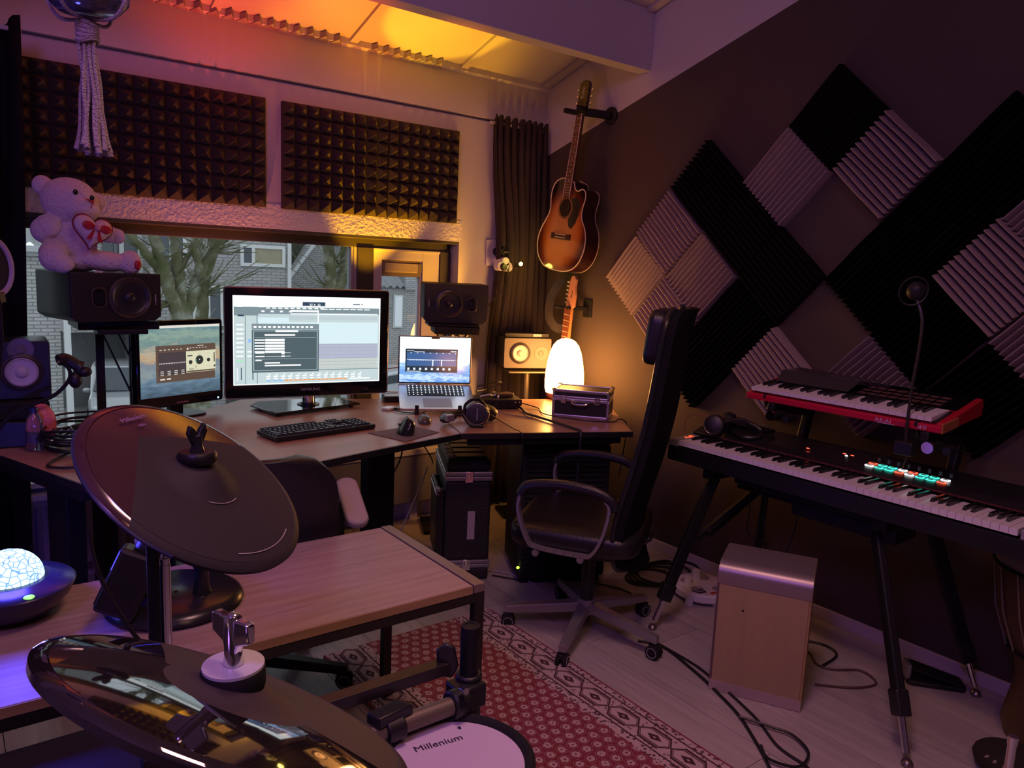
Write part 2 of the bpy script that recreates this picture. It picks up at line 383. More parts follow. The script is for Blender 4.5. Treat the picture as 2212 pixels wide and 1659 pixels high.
# wedge tiles on the right wall, laid on a grid turned by 46.5 degrees
ang=R(46.5); ta=V(0,-math.cos(ang),math.sin(ang)); tb=V(0,-math.sin(ang),-math.cos(ang)); TO=V(3.0,3.07,1.427)
def wedge_mesh(name,m,seed,s=.302,n=12,base=.010,h=.038,curl=0):
    rr=random.Random(seed); g=G(); p=s/n; K=6
    prof=[]                               # profile across ridges: (u, height)
    vs=[];fs=[]
    for i in range(n):
        prof+= [(i*p+.001,base),(i*p+p*.45+rr.uniform(-.001,.001),base+h),(i*p+p*.60,base+h*.96)]
    prof.append((s-.001,base)); P=[(0.001,0)]+prof+[(s-.001,0)]
    for j in range(K+1):
        t=j/K
        for (u,hh) in P:
            c=curl*(abs(u/s)**2)*math.sin(PI*t)*0 + curl*(u/s)**2*(.5-.5*math.cos(PI*t))
            vs.append((u+ .0015*math.sin(6*t+u*40), t*s*.995, hh+c))
    m_=len(P)
    for j in range(K):
        for i in range(m_-1): a=j*m_+i; fs.append((a,a+1,a+m_+1,a+m_))
        fs.append((j*m_+m_-1,j*m_,(j+1)*m_,(j+1)*m_+m_-1))
    fs.append(tuple(range(m_-1,-1,-1))); fs.append(tuple(K*m_+i for i in range(m_)))
    return g.add(vs,fs).mesh(name,m,28)
wm={}
for kind,m in (('grey',foam_grey),('black',foam_black)):
    for sd in range(3): wm[kind,sd]=wedge_mesh('wedge_tile',m,sd)
tiles=[ # i along up-right, j down-right, colour, ridge direction, label
(0,0,'grey','a','leftmost grey wedge foam tile of the wall pattern, ridges rising right'),
(1,0,'grey','b','grey wedge foam tile between leftmost grey tile and the long black band, upper left edge'),
(0,1,'grey','b','grey wedge foam tile just behind the chair headrest, ridges falling right'),
(1,1,'grey','a','grey wedge foam tile set against the middle of the left black band'),
(2,0,'black','b','black wedge foam tile at the upper end of the left black band'),
(2,1,'black','b','black wedge foam tile in the middle of the left black band'),
(2,2,'black','b','black wedge foam tile at the lower right end of the left black band'),
(1,2,'black','a','black wedge foam tile with rising ridges right of the chair headrest, upper one'),
(0,2,'black','a','black wedge foam tile with rising ridges beside the tall chair back, lowest one'),
(3,1,'grey','a','grey wedge foam tile below left of the topmost black tile'),
(4,1,'black','a','topmost black foam tile of the wall pattern'),
(4,2,'grey','b','grey wedge foam tile below right of the topmost black tile'),
(3,3,'black','a','black foam tile at the lower left start of the right black diagonal'),
(4,3,'black','a','black foam tile in the middle of the right black diagonal'),
(5,3,'black','a','black foam tile at the upper right end of the right black diagonal'),
(3,4,'black','a','black foam tile right of the low rising grey tile, second of the lower black row'),
(3,5,'black','a','black foam tile behind the dark microphone, third of the lower black row'),
(4,4,'grey','b','large grey wedge foam tile near the right edge of the picture'),
(5,4,'grey','a','grey wedge foam tile at the right edge of the picture, upper one'),
(4,5,'grey','a','grey wedge foam tile at the right edge of the picture, lower one'),
(1,3,'grey','b','grey wedge foam tile standing on its corner above the left end of the red keyboard'),
(2,4,'grey','a','grey wedge foam tile with rising ridges above the middle of the red keyboard')]
for q,(i,j,c,d,lab) in enumerate(tiles):
    rr=random.Random(q); jit=R(rr.uniform(-1,1))
    org=TO+ta*(.305*i)+tb*(.305*j)
    if d=='a': X=tb; Yv=ta            # ridges run along local y
    else: X=-ta; Yv=tb; org=org+ta*.305
    Xr=X*math.cos(jit)+Yv*math.sin(jit); Yr=Yv*math.cos(jit)-X*math.sin(jit); Z=V(-1,0,0)
    if Xr.cross(Yr).dot(Z)<0:
        org=org+Yv*.305; Yr=-Yr
    M=Matrix(((Xr.x,Yr.x,Z.x,org.x-.001),(Xr.y,Yr.y,Z.y,org.y),(Xr.z,Yr.z,Z.z,org.z),(0,0,0,1)))
    o=D.objects.new('wedge_tile',wm[c,q%3]); COL.objects.link(o); o.matrix_world=M
    tagit(o,lab,'foam tile','wedge foam tiles on the dark wall')
# power socket and plugs
so=thing('wall_socket','double wall socket with a white three-way adapter beside the dark curtain','socket',(2.63,3.709,1.53))
part('plate',G().prism(rnd(.075,.15,.008),0,.012,Matrix.Translation((0,0,0))@Matrix.Rotation(R(90),4,'X')),white_p,so,35,.002)
ad=part('adapter',G().m(0).cyl((.03,-.012,-.05),(.03,-.115,-.05),.028).cyl((.0,-.07,-.075),(.0,-.115,-.075),.027).cyl((.055,-.07,-.078),(.055,-.115,-.078),.027),white_p,so,35,.003)
part('plug',G().cyl((.03,-.012,.01),(.03,-.09,.01),.024,.02).cyl((.03,-.085,.01),(.06,-.095,.012),.010),black,so)
part('plug',G().cyl((.01,-.11,-.078),(.01,-.135,-.078),.022,.017),black,so)
cable('black cable dropping from the wall socket to the speaker',[(2.68,3.61,1.54),(2.685,3.595,1.46),(2.66,3.585,1.36),(2.61,3.58,1.29),(2.55,3.57,1.25),(2.50,3.56,1.2)],.0035)
cable('black cable hanging from the adapter under the socket',[(2.64,3.575,1.452),(2.665,3.575,1.42),(2.655,3.575,1.3),(2.64,3.575,1.15)],.003)
nl=thing('night_light','tiny glowing yellow light in front of the dark curtain','light',(2.705,3.51,1.473))
part('bulb',G().ell((0,0,0),(.011,.011,.011),12),emi('yellow_glow',(1,.75,.08),30),nl)
part('holder',G().cyl((0,0.008,-.004),(0,.05,-.01),.008,.01),black,nl)
l=D.lights.new('night_light_glow','POINT'); l.color=(1,.75,.1); l.energy=.35; l.shadow_soft_size=.02
o=D.objects.new('night_light_glow',l); COL.objects.link(o); o.location=(2.705,3.485,1.473)

# ================================================================ THE CORNER DESK
DZ=.755
ds=thing('corner_desk','walnut-topped corner desk with black edge and legs under the window','desk',(0,0,0))
g=G().prism([(.39,2.27),(.70,2.33),(1.037,2.423),(1.329,2.497),(1.713,2.583),(1.775,2.77),(1.842,2.999),(1.945,3.33),(1.812,3.448),(1.66,3.50),(1.307,3.675),(1.16,3.69),(1.026,3.565),(.86,3.45),(.68,3.34)],.733,DZ)
part('tabletop',g,desk_w,ds,0,.002)
g=G().prism([(1.717,2.582),(2.423,2.287),(2.90,2.95),(2.62,3.10),(2.12,3.30),(1.95,3.335),(1.846,2.998),(1.779,2.77)],.733,DZ)
part('tabletop',g,desk_w,ds,0,.002)
g=G().prism([(.387,2.272),(.677,3.34),(.226,3.165),(.15,3.13),(.10,3.07),(.16,2.923),(.268,2.623),(.335,2.44)],.733,DZ)
part('tabletop',g,desk_w,ds,0,.002)
g=G()
for a,b in (((.387,2.27),(1.037,2.420)),((1.037,2.420),(1.329,2.494)),((1.329,2.494),(1.715,2.580)),((1.715,2.580),(2.424,2.284)),((2.424,2.284),(2.902,2.95)),((.387,2.27),(.335,2.44)),((.335,2.44),(.268,2.62)),((.268,2.62),(.16,2.922)),((.16,2.922),(.098,3.07))):
    g.bar((a[0],a[1],.742),(b[0],b[1],.742),.006,.024)
part('edge_band',g,black,ds,0)
g=G().bar((1.76,2.60,.715),(2.40,2.335,.715),.03,.036).bar((.33,2.50,.715),(.14,3.04,.715),.03,.036)
part('rail',G().bar((1.76,2.60,.715),(2.40,2.335,.715),.03,.036),blackm,ds,0,.003); part('rail',G().bar((.33,2.50,.715),(.14,3.04,.715),.03,.036),blackm,ds,0,.003)
for (x,y,a,w) in ((1.515,2.93,13,.145),(.30,2.72,-70,.12),(.47,3.12,-70,.07),(2.50,2.86,-22,.12)):
    M=Matrix.Translation((x,y,0))@Matrix.Rotation(R(a),4,'Z')
    part('leg',G().box(-w/2,w/2,-.03,.03,.02,.735,M).box(-w/2,w/2,-.30,.30,0,.025,M),blackm,ds,0,.004)

# ---- flat print on screens: (x0,z0,x1,z1) in fractions of the screen
def screen(par,w,h,y,items,base):
    g=G(); mats=[base]; g.quad((-w/2,y,-h/2),(w/2,y,-h/2),(w/2,y,h/2),(-w/2,y,h/2)); k=0
    for n,(m,rects) in enumerate(items):
        mats.append(m); g.m(len(mats)-1); yy=y-.00015*(n+1)
        for r in rects:
            if len(r)==4:
                a,b,c,d=r; g.quad(((a-.5)*w,yy,(b-.5)*h),((c-.5)*w,yy,(b-.5)*h),((c-.5)*w,yy,(d-.5)*h),((a-.5)*w,yy,(d-.5)*h))
            else:       # disc: cx,cz,r
                a,b,q=r; n_=18; g.add([((a-.5)*w+q*w*math.cos(2*PI*i/n_),yy,(b-.5)*h+q*w*math.sin(2*PI*i/n_)) for i in range(n_)],[tuple(range(n_))])
    return part('display',g,mats,par,0)
def wallpaper(name,ramp,s,scale=(3,1,9),waves=True):
    m=mat(name,(0,0,0),.3); n=m.node_tree.nodes; L=m.node_tree.links; b=n['Principled BSDF']
    tc=n.new('ShaderNodeTexCoord'); mp=n.new('ShaderNodeMapping'); mp.inputs['Scale'].default_value=scale
    no=n.new('ShaderNodeTexNoise'); no.inputs['Scale'].default_value=6; no.inputs['Detail'].default_value=5; no.inputs['Distortion'].default_value=.8
    L.new(tc.outputs['Object'],mp.inputs[0]); L.new(mp.outputs[0],no.inputs['Vector'])
    sp=n.new('ShaderNodeSeparateXYZ'); L.new(tc.outputs['Generated'],sp.inputs[0])
    ma=n.new('ShaderNodeMath'); ma.operation='MULTIPLY_ADD'; ma.inputs[1].default_value=.42; L.new(no.outputs[0],ma.inputs[0]); 
    ad=n.new('ShaderNodeMath'); ad.operation='SUBTRACT'; ad.inputs[1].default_value=.21; L.new(sp.outputs[2],ma.inputs[2]); L.new(ma.outputs[0],ad.inputs[0])
    rp=n.new('ShaderNodeValToRGB'); e=rp.color_ramp.elements
    e[0].position=ramp[0][0]; e[0].color=(*ramp[0][1],1); e[1].position=ramp[-1][0]; e[1].color=(*ramp[-1][1],1)
    for p,c in ramp[1:-1]: q=e.new(p); q.color=(*c,1)
    L.new(ad.outputs[0],rp.inputs[0]); L.new(rp.outputs[0],b.inputs['Emission Color']); b.inputs['Emission Strength'].default_value=s
    return m
rr=random.Random(3)
# ---- big TV monitor
tv=thing('monitor','large black-framed monitor with glass foot, showing a bright white audio editor','monitor',(1.35,3.30,1.069),R(-8))
Rt=Matrix.Rotation(R(90),4,'X')
g=G().prism(rnd(.734,.482,.012),-.02,.02,Rt)
part('bezel',g,blackg,tv,35,.003)
part('back_shell',G().prism(rnd(.60,.36,.03),-.06,-.02,Rt),black,tv,35,.01)
part('rim',G().tube([(p[0],-.016,p[1]) for p in rnd(.737,.485,.013)],.0028,6,closed=True),alu,tv)
Wt=emi('screen_white',(.92,.98,1),1.25); Sg=emi('screen_base',(.62,.74,.76),.95); Sd=emi('screen_slate',(.10,.145,.165),.9); Sb=emi('screen_band',(.25,.33,.36),.9)
Sl=emi('screen_pale',(.68,.85,.90),1.05); Sv=emi('screen_lilac',(.50,.53,.68),1.0); Sy=emi('screen_cream',(.66,.72,.66),1.0); So=emi('screen_orange',(1,.36,.1),1.0); Sbl=emi('screen_blue',(.3,.55,1),1.0); Sk=emi('screen_ink',(.05,.09,.15),.8); Sgr=emi('screen_green',(.4,.9,.5),1)
lines=[(.57+.0057*i,.10,.5715+.0057*i,.44) for i in range(72)]
txt=[]
for i in range(13): txt.append((.13+.031*i,.645,.148+.031*i,.665))
for k in range(5): txt+=[(.135,.50-.033*k,.20,.515-.033*k),(.203,.495-.033*k,.33,.52-.033*k)][:2]
txt+=[(.20,.555,.40,.573),(.14,.355,.20,.368),(.205,.36,.37,.364),(.14,.315,.20,.328),(.205,.32,.37,.324),(.20,.24,.30,.255),(.20,.21,.44,.225),(.14,.27,.18,.285)]
txt+=[(.135,.45,.56,.452)][:0]
top=[(.02+.07*i,.875+.03*(i%2),.06+.07*i,.887+.03*(i%2)) for i in range(3)]+[(.21+.04*i,.86,.235+.04*i,.872) for i in range(10)]+[(.18+.06*i,.82,.20+.06*i,.838) for i in range(4)]+[(.58+.05*i,.855,.62+.05*i,.866) for i in range(7)]
mix=[(.21+.0485*i,.085,.235+.0485*i,.10) for i in range(14)]+[(.21+.0485*i,.06,.235+.0485*i,.072) for i in range(14)]+[(.225+.0485*i,.11,.237+.0485*i,.12) for i in range(14)]
chan=[(.02,.32+.05*i,.065,.335+.05*i) for i in range(8)]+[(.09,.32+.05*i,.125,.335+.05*i) for i in range(2)]
items=[(Sb,[(.16,.80,.99,.875),(0,.78,.16,.875),(.075,0,.08,.78),(.15,0,.155,.78),(.16,.15,.99,.16)]),
 (Wt,[(0,.88,1,1),(0,0,.006,1),(.994,0,1,1),(0,0,1,.012)]),
 (Sk,[(.45,.895,.605,.94),(.80,.915,.85,.925),(.86,.915,.87,.925),(.03,.77,.07,.79)]+[(.48+.03*0,.9,.481,.901)]),
 (Sl,[(.36,.46,.985,.71),(.16,.69,.36,.76)]),(Sv,[(.56,.285,.985,.46)]),(Sy,[(.56,.165,.985,.285)]),
 (emi('screen_line',(.38,.42,.52),.9),[(a,.17,a+.0012,.45) for (a,_,_,_) in lines]+[(.56,.17+.04*i,.985,.173+.04*i) for i in range(8)]+[(.36+.0062*i,.735,.3612+.0062*i,.78) for i in range(100)]),
 (Wt,[(.37,.825,.56,.845),(.37,.80,.98,.81),(.553,.70,.56,.85)]+chan+top+mix),
 (Sd,[(.118,.14,.562,.69)]),(Sb,[(.118,.625,.562,.69)]),
 (Sl,[(.128,.16,.131,.61),(.549,.16,.552,.61),(.128,.16,.552,.163),(.128,.607,.552,.61),(.14,.535,.54,.537),(.14,.29,.54,.292),(.118,.622,.562,.625)]),
 (Wt,txt+[(.27,.597,.42,.618),(.222,.375,.262,.385),(.31,.345,.33,.362),(.31,.313,.33,.33)]),
 (So,[(.33+.031*i,.036,.355+.031*i,.05) for i in range(14)]),(Sbl,[(.21+.04*i,.036,.24+.04*i,.05) for i in range(3)]+[(.095,.48,.112,.52)]),(Sgr,[(.02,.27,.065,.285)]),(Wt,[(.78,.036,.93,.05)]+[(.022,.05+.03*i,.026,.2) for i in range(2)]),
 (Sk,[(.047,.06,.053,.2),(.12,.06,.126,.14)])]
sc=screen(tv,.661,.392,-.0205,items,Sg); sc.location=(-.004,0,.012)
text('label','SAMSUNG',.017,mat('print_grey',(.45,.42,.42),.5),tv,face_M(.0,-.0212,-.212),sx=1.15)
text('clock_digits','37 4  32',.015,Wt,tv,face_M(.018,-.0235,.172))
ft=thing('monitor_stand','black glass foot with clear neck under the large monitor','monitor stand',(0,0,0))
g=G().prism([(1.122,3.429),(1.157,3.197),(1.597,3.278),(1.555,3.47),(1.18,3.50)],.767,.776)
part('glass_foot',g,blackg,ft,0,.002)
g=G()
for q in ((1.16,3.41),(1.19,3.23),(1.56,3.30),(1.53,3.45)): g.cyl((*q,.7555),(*q,.768),.012)
g.cyl((1.362,3.342,.776),(1.362,3.342,.780),.05)
part('foot_pad',g,black,ft)
part('neck',G().cyl((1.362,3.342,.780),(1.362,3.342,.85),.030),chrome,ft)
part('neck_collar',G().cyl((1.362,3.342,.780),(1.362,3.342,.787),.034),black,ft)
# ---- small left monitor
mn=thing('monitor','smaller monitor left of the large one, showing a sunset sea wallpaper','monitor',(.812,3.40,.986),R(20))
part('bezel',G().prism(rnd(.40,.362,.012),-.02,.02,Rt),blackg,mn,35,.003)
part('back_shell',G().prism(rnd(.30,.26,.03),-.05,-.02,Rt),black,mn,35,.01)
wp=wallpaper('sunset_sea',[(.0,(.10,.17,.24)),(.20,(.22,.36,.50)),(.34,(.42,.50,.52)),(.45,(.30,.38,.48)),(.54,(.85,.58,.33)),(.62,(.75,.66,.50)),(.74,(.25,.42,.42)),(.86,(.45,.62,.52)),(1.0,(.20,.38,.46))],.62)
Cr=emi('window_cream',(.86,.84,.60),.85); Br=emi('window_brown',(.16,.10,.075),.75); Bd=emi('window_brown_dark',(.10,.075,.085),.7); Ck=emi('knob_dark',(.06,.06,.055),.6); Cw=emi('line_cream',(.95,.92,.85),.8)
k=[(.18+.0,.0,.181,.001)]
items=[(Cw,[(0,.965,1,1)]),(Br,[(.185,.20,.93,.72)]),(Bd,[(.215,.30,.555,.62)]),
 (Cr,[(.555,.31,.94,.70)]),(Br,[(.555,.62,.94,.71),(.56,.315,.935,.335)]),
 (Ck,[(.725,.485,.052),(.61,.46,.024),(.845,.475,.023),(.925,.38,.012),(.915,.44,.928,.58),(.57,.545,.635,.56),(.675,.355,.68,.41)]),
 (Cw,[(.225+.02*i,.458,.232+.02*i,.47) for i in range(16)]+[(.22,.47,.555,.4735)]+[(.235+.085*i,.35-.025*j,.275+.085*i,.36-.025*j) for i in range(4) for j in range(3)]+[(.23+.05*i,.655,.255+.05*i,.665) for i in range(6)]+[(.60+.04*i,.66,.62+.04*i,.67) for i in range(6)]+[(.23,.235,.29,.255),(.31,.235,.36,.255),(.575,.655,.012),(.70,.69,.78,.70),(.725,.49,.006)]),
 (emi('cyan_arc',(.1,.8,.7),1),[(.68,.45,.684,.50)]),(emi('label_grey',(.55,.54,.42),.8),[(.59,.375,.63,.378),(.82,.385,.87,.388),(.60,.42,.62,.428),(.70,.57,.74,.577),(.83,.57,.86,.577),(.59,.34,.65,.37)])]
sc=screen(mn,.372,.296,-.0205,items,wp); sc.location=(.0,0,.012)
text('label','SAMSUNG',.010,mat('print_rose',(.6,.3,.25),.5),mn,face_M(.0,-.0212,-.168),sx=1.2)
part('power_light',G().ell((.175,-.021,-.168),(.004,.002,.004),8),emi('blue_led',(.2,.4,1),8),mn)
part('neck',G().box(-.03,.03,.02,.05,-.229,-.12).prism(rnd(.22,.16,.05),-.231,-.222,Matrix.Translation((0,.02,0))),black,mn,35,.003)
# ---- laptop on a folding stand
lp=thing('laptop','open silver laptop on a folding stand, ocean wallpaper on its screen','laptop',(1.94,3.17,.863),R(-26))
g=G().prism(rnd(.358,.236,.010),-.002,.003,Matrix.Translation((0,.002,.120))@Rt)
part('lid',g,alu,lp,35,.0008)
part('screen_border',G().prism(rnd(.354,.232,.008),.003,.0036,Matrix.Translation((0,.002,.120))@Rt),blackg,lp)
wp2=wallpaper('ocean_bright',[(0,(.08,.22,.55)),(.10,(.45,.60,.80)),(.22,(.10,.25,.55)),(.38,(.30,.50,.80)),(.45,(.75,.85,.95)),(.52,(1,1,1)),(1,(.85,.97,1))],1.5,(5,1,16))
Bp=emi('plugin_blue',(.06,.15,.38),.9); Bk=emi('plugin_dark',(.03,.05,.08),.8); Bw=emi('plugin_line',(.8,.9,1),1.1)
items=[(Bk,[(.08,.22,.82,.74)]),(Bp,[(.10,.36,.80,.66)]),(Bw,[(.10,.498,.80,.505)]+[(.13+.025*i,.48,.14+.025*i,.498) for i in range(26)]+[(.46,.36,.475,.50),(.585,.36,.60,.50)]+[(.11+.083*i,.27,.14+.083*i,.32) for i in range(8)]+[(.10,.69,.20,.70),(.20,.67,.35,.68),(.72,.68,.80,.70)]+[(.15+.09*i,.64,.17+.09*i,.655) for i in range(8)]+[(.1,.235,.3,.25)])]
sc=screen(lp,.345,.222,-.0020,items,wp2); sc.location=(0,.0,.121)
part('notch',G().box(-.02,.02,-.0035,-.0015,.224,.232),black,lp,0)
TB=Matrix.Rotation(R(19),4,'X')
part('base',G().prism(rnd(.356,.244,.012,4,0,-.122),-.013,0,TB),alu,lp,35,.001)
part('keyboard_well',G().prism(rnd(.276,.108,.005,3,0,-.066),-.001,.0004,TB),black,lp)
part('trackpad',G().prism(rnd(.135,.085,.004,3,0,-.187),-.001,.0003,TB),alu_d,lp)
g=G(); gl=G()
for j in range(6):
    for i in range(14):
        if j==5 and 3<i<9: continue
        x=-.1275+i*.0196; y=-.022-j*.0175
        g.cbox((x,y,.0012),(.0162,.0140,.0016),TB); gl.cbox((x,y,.00225),(.0052,.0058,.0002),TB)
g.cbox((-.01+.0,-.1095,.0012),(.095,.0140,.0016),TB)
part('keys',g,black_key,lp,0,kind='stuff'); part('key_legends',gl,emi('backlight',(1,1,1),2.0),lp,0,kind='stuff')
st=thing('laptop_stand','folding black stand holding the laptop by two hooks','laptop stand',(1.94,3.17,DZ),R(-26))
for sx in (-1,1):
    g=G().bar((sx*.10,-.232,.0),(sx*.10,-.232,.045),.018,.006,(0,1,0)).bar((sx*.10,-.235,.006),(sx*.02,-.01,.075),.012,.006).bar((sx*.10,.02,.006),(sx*.10,-.22,.012),.012,.008)
    part('arm',g,black,st,0,.002)
part('pivot',G().bar((-.09,-.02,.08),(.09,-.02,.08),.012,.012),black,st,0,.002)
# ---- keyboard (every key its own piece)
kb=thing('keyboard','full-size black keyboard lying in front of the large monitor','keyboard',(1.205,2.853,DZ),R(8.5))
part('case',G().prism([(-.225,-.078),(.225,-.078),(.225,.078),(-.225,.078)],.004,.020).box(-.22,.22,-.08,-.07,0,.014),black,kb,0,.003)
KT=Matrix.Rotation(R(3),4,'X')
def keym(w): 
    g=G(); d=.0155; h=.0085; t=.0022
    g.add([(-w/2,-d/2,0),(w/2,-d/2,0),(w/2,d/2,0),(-w/2,d/2,0),(-w/2+t,-d/2+t,h),(w/2-t,-d/2+t,h),(w/2-t,d/2-t*.6,h),(-w/2+t,d/2-t*.6,h)],[(4,5,6,7),(0,1,5,4),(1,2,6,5),(2,3,7,6),(3,0,4,7)])
    return g.mesh('key',mat('key_grey',(.035,.035,.037),.3),0)
kc={}
def key(x,y,w):
    if w not in kc: kc[w]=keym(w)
    o=D.objects.new('key',kc[w]); COL.objects.link(o); o.parent=kb; o.location=(x,y,.0205+y*.03)
u=.0188
rows=[[.0155]*13,[.0155]*13+[.034],[.025]+[.0155]*12+[.025],[.03]+[.0155]*11+[.036],[.04]+[.0155]*10+[.045],[.022]*3+[.105]+[.022]*4]
for j,rw in enumerate(rows):
    x=-.215; y=.062-j*.0236 if j else .064
    for w in rw: key(x+w/2,y,w); x+=w+.0033
for j in range(6):
    for i in range(3):
        if j in (3,) or (j==4 and i!=1): continue
        key(.077+i*u,.062-j*.0236,.0155)
    for i in range(4):
        if j==0: continue
        key(.142+i*u,.062-j*.0236,.0155)
# ---- mice and mouse pad
pad=solo('mouse_pad',G().prism([(1.372,2.747),(1.431,2.543),(1.640,2.632),(1.607,2.787)],DZ+.0006,DZ+.003),mat('pad_grey',(.16,.13,.13),.8),'thin grey mouse pad under the tall vertical mouse','mouse pad',smooth=0)
vm=thing('mouse','tall black vertical mouse standing on the mouse pad','mouse',(1.508,2.665,DZ+.003),R(-12))
pr=[]
g=G(); n=18; L=[(0,1),(.012,1.02),(.03,.92),(.048,.72),(.062,.45),(.068,.08)]
vs=[];fs=[]
for (z,s) in L:
    for k in range(n):
        a=2*PI*k/n; vs.append((-.012+z*.28-(.008 if z>.05 else 0)+.036*s*math.cos(a)*(1 if math.cos(a)>0 else .85),.055*s**.8*math.sin(a)-z*.1,z))
for j in range(len(L)-1):
    for k in range(n): k2=(k+1)%n; fs.append((j*n+k,j*n+k2,(j+1)*n+k2,(j+1)*n+k))
fs.append(tuple(range(n-1,-1,-1))); fs.append(tuple((len(L)-1)*n+k for k in range(n)))
part('shell',G().add(vs,fs),mat('mouse_black',(.015,.016,.018),.22),vm,60)
part('thumb_button',G().ell((-.030,.015,.036),(.006,.016,.005),10),black,vm); part('scroll_wheel',G().cyl((.003,.030,.055),(.012,.030,.058),.008),rubber,vm)
m2=thing('mouse','low dark mouse with an amber sheen right of the vertical mouse','mouse',(1.69,2.835,DZ),R(-28))
g=G(); n=20; vs=[];fs=[]
L=[(.001,.94),(.008,1),(.018,.93),(.027,.72),(.033,.36),(.0345,.04)]
for (z,s) in L:
    for k in range(n): a=2*PI*k/n; vs.append((.031*s*math.cos(a),.052*s*math.sin(a)+ (z*.2),z))
for j in range(len(L)-1):
    for k in range(n): k2=(k+1)%n; fs.append((j*n+k,j*n+k2,(j+1)*n+k2,(j+1)*n+k))
fs.append(tuple(range(n-1,-1,-1))); fs.append(tuple((len(L)-1)*n+k for k in range(n)))
part('shell',G().add(vs,fs),mat('mouse_grey',(.09,.08,.075),.25),m2,60); part('scroll_wheel',G().cyl((-.004,.030,.031),(.004,.030,.031),.008),black,m2)
# ---- small boxes and adapter
hb=thing('card_reader','small white adapter lying in front of the black box by the laptop','adapter',(1.69,3.17,DZ),R(30))
part('shell',G().prism(rnd(.06,.045,.006),.001,.012),mat('adapter_white',(.7,.72,.74),.3),hb,35,.002); part('plug',G().box(.01,.04,-.045,-.02,.002,.010),black,hb,0,.001)
bb=thing('drive_box','flat black box with a silver top edge left of the laptop','box',(1.825,3.37,DZ),R(-20))
part('case',G().box(-.055,.055,-.05,.05,.002,.03),black,bb,0,.003); part('lid_plate',G().box(-.05,.05,-.045,.045,.0302,.032),alu_d,bb,0)
it=thing('audio_interface','black audio interface box on the right wing of the desk','audio interface',(2.20,3.03,DZ),R(-22))
part('case',G().box(-.13,.13,-.07,.07,.004,.048),black,it,0,.003)
g=G()
for x in (-.10,-.06,-.02,.02,.06): g.cyl((x,-.07,.026),(x,-.078,.026),.008)
part('knob',g,rubber,it); g=G()
for x in (.095,.115): g.cyl((x,-.07,.036),(x,-.074,.036),.004)
part('screw',g,chrome,it)
solo('earbuds',G().tube(cr_spline([(2.12,3.03,.812),(2.15,3.0,.825),(2.19,3.03,.812),(2.22,3.02,.818),(2.20,2.99,.808)],6),.005,8),white_p,'white earbuds lying on top of the audio interface','earphones')
solo('pedal_box',G().prism(rnd(.10,.06,.01,3,2.26,3.03),.805,.822),mat('brown_box',(.10,.06,.04),.4),'small brown box on top of the audio interface','box',bevel=.003)
# ---- headphones on the desk
hp=thing('headphones','large black headphones lying on the desk beside the seam','headphones',(1.835,2.69,DZ))
fw=V(-.56,-.80,.18).normalized()
M=frame_from((.02,-.02,.055),fw,(.82,-.57,0))
g=G().lathe([(0,.03),(.030,.032),(.044,.030),(.050,.022),(.054,.010),(.054,-.004),(.046,-.006),(.0,-.006)],32,M)
part('ear_cup',g,black,hp,40)
part('ring',G().tube([M@V(.046*math.cos(t*PI/16),.046*math.sin(t*PI/16),.0305) for t in range(32)],.0012,6,closed=True),alu,hp,label='silver ring')
part('name_plate',G().bar(M@V(0,-.026,.033),M@V(0,.026,.033),.004,.002,fw),grey_p,hp,0)
part('ear_pad',G().lathe([(.046,-.006),(.052,-.012),(.055,-.02),(.050,-.030),(.035,-.030),(.034,-.010)],32,M),mat('velour_grey',(.30,.26,.27),.95,sheen=.3),hp,50)
M2=frame_from((.125,.06,.038),V(.1,-.25,.96),(1,0,0))
part('ear_cup',G().lathe([(0,.03),(.035,.03),(.050,.018),(.052,-.010),(.040,-.02),(0,-.02)],28,M2),black,hp,40)
part('ear_pad',G().lathe([(.04,-.02),(.054,-.022),(.055,-.034),(.03,-.034)],28,M2),MATS['velour_grey'],hp,50)
part('yoke',G().tube(cr_spline([(.065,-.045,.07),(.01,-.035,.125),(-.03,-.005,.10),(-.04,.0,.055),(-.085,.015,.055)],6),.007,8).tube(cr_spline([(-.04,.0,.055),(-.02,-.03,.014),(.03,-.055,.008)],6),.008,8),black,hp)
part('headband',G().tube(cr_spline([(-.075,.010,.05),(-.108,.012,.035),(-.112,.05,.03),(-.05,.115,.03),(.04,.135,.03),(.11,.09,.03)],7),.014,8),leather,hp)
part('band_slider',G().box(-.125,-.088,-.012,.022,.03,.058),alu_d,hp,0,.003)
cable('thin black headphone cable falling over the front edge of the desk',[(1.935,2.68,.80),(1.955,2.62,.775),(1.945,2.52,.765),(1.945,2.467,.757),(1.945,2.455,.70),(1.94,2.46,.55),(1.92,2.47,.42)],.0025)
cable('black coiled cable running from the interface over the desk edge',[(2.28,2.93,.775),(2.27,2.88,.764),(2.22,2.78,.764),(2.215,2.70,.764),(2.21,2.60,.764),(2.205,2.50,.764),(2.20,2.42,.763),(2.197,2.375,.757),(2.19,2.365,.70),(2.19,2.375,.5),(2.19,2.4,.3)],.0065)
cable('long black cable crossing the desk in front of the silver case',[(2.33,2.97,.775),(2.37,2.88,.761),(2.40,2.75,.761),(2.45,2.60,.761)][:2]+[(2.30,2.74,.761),(2.36,2.56,.761),(2.47,2.46,.761),(2.55,2.50,.761),(2.545,2.445,.757),(2.545,2.438,.70),(2.53,2.45,.5)],.003)
cable('grey cable lying beside the audio interface',[(2.10,2.93,.77),(2.13,2.82,.760),(2.19,2.70,.760)],.003,mat('grey_cable',(.2,.17,.16),.5))
cable('black cable looping from the right side of the laptop',[(2.11,3.05,.86),(2.22,3.03,.88),(2.28,3.08,.86),(2.22,3.12,.83),(2.13,3.08,.83)],.003)
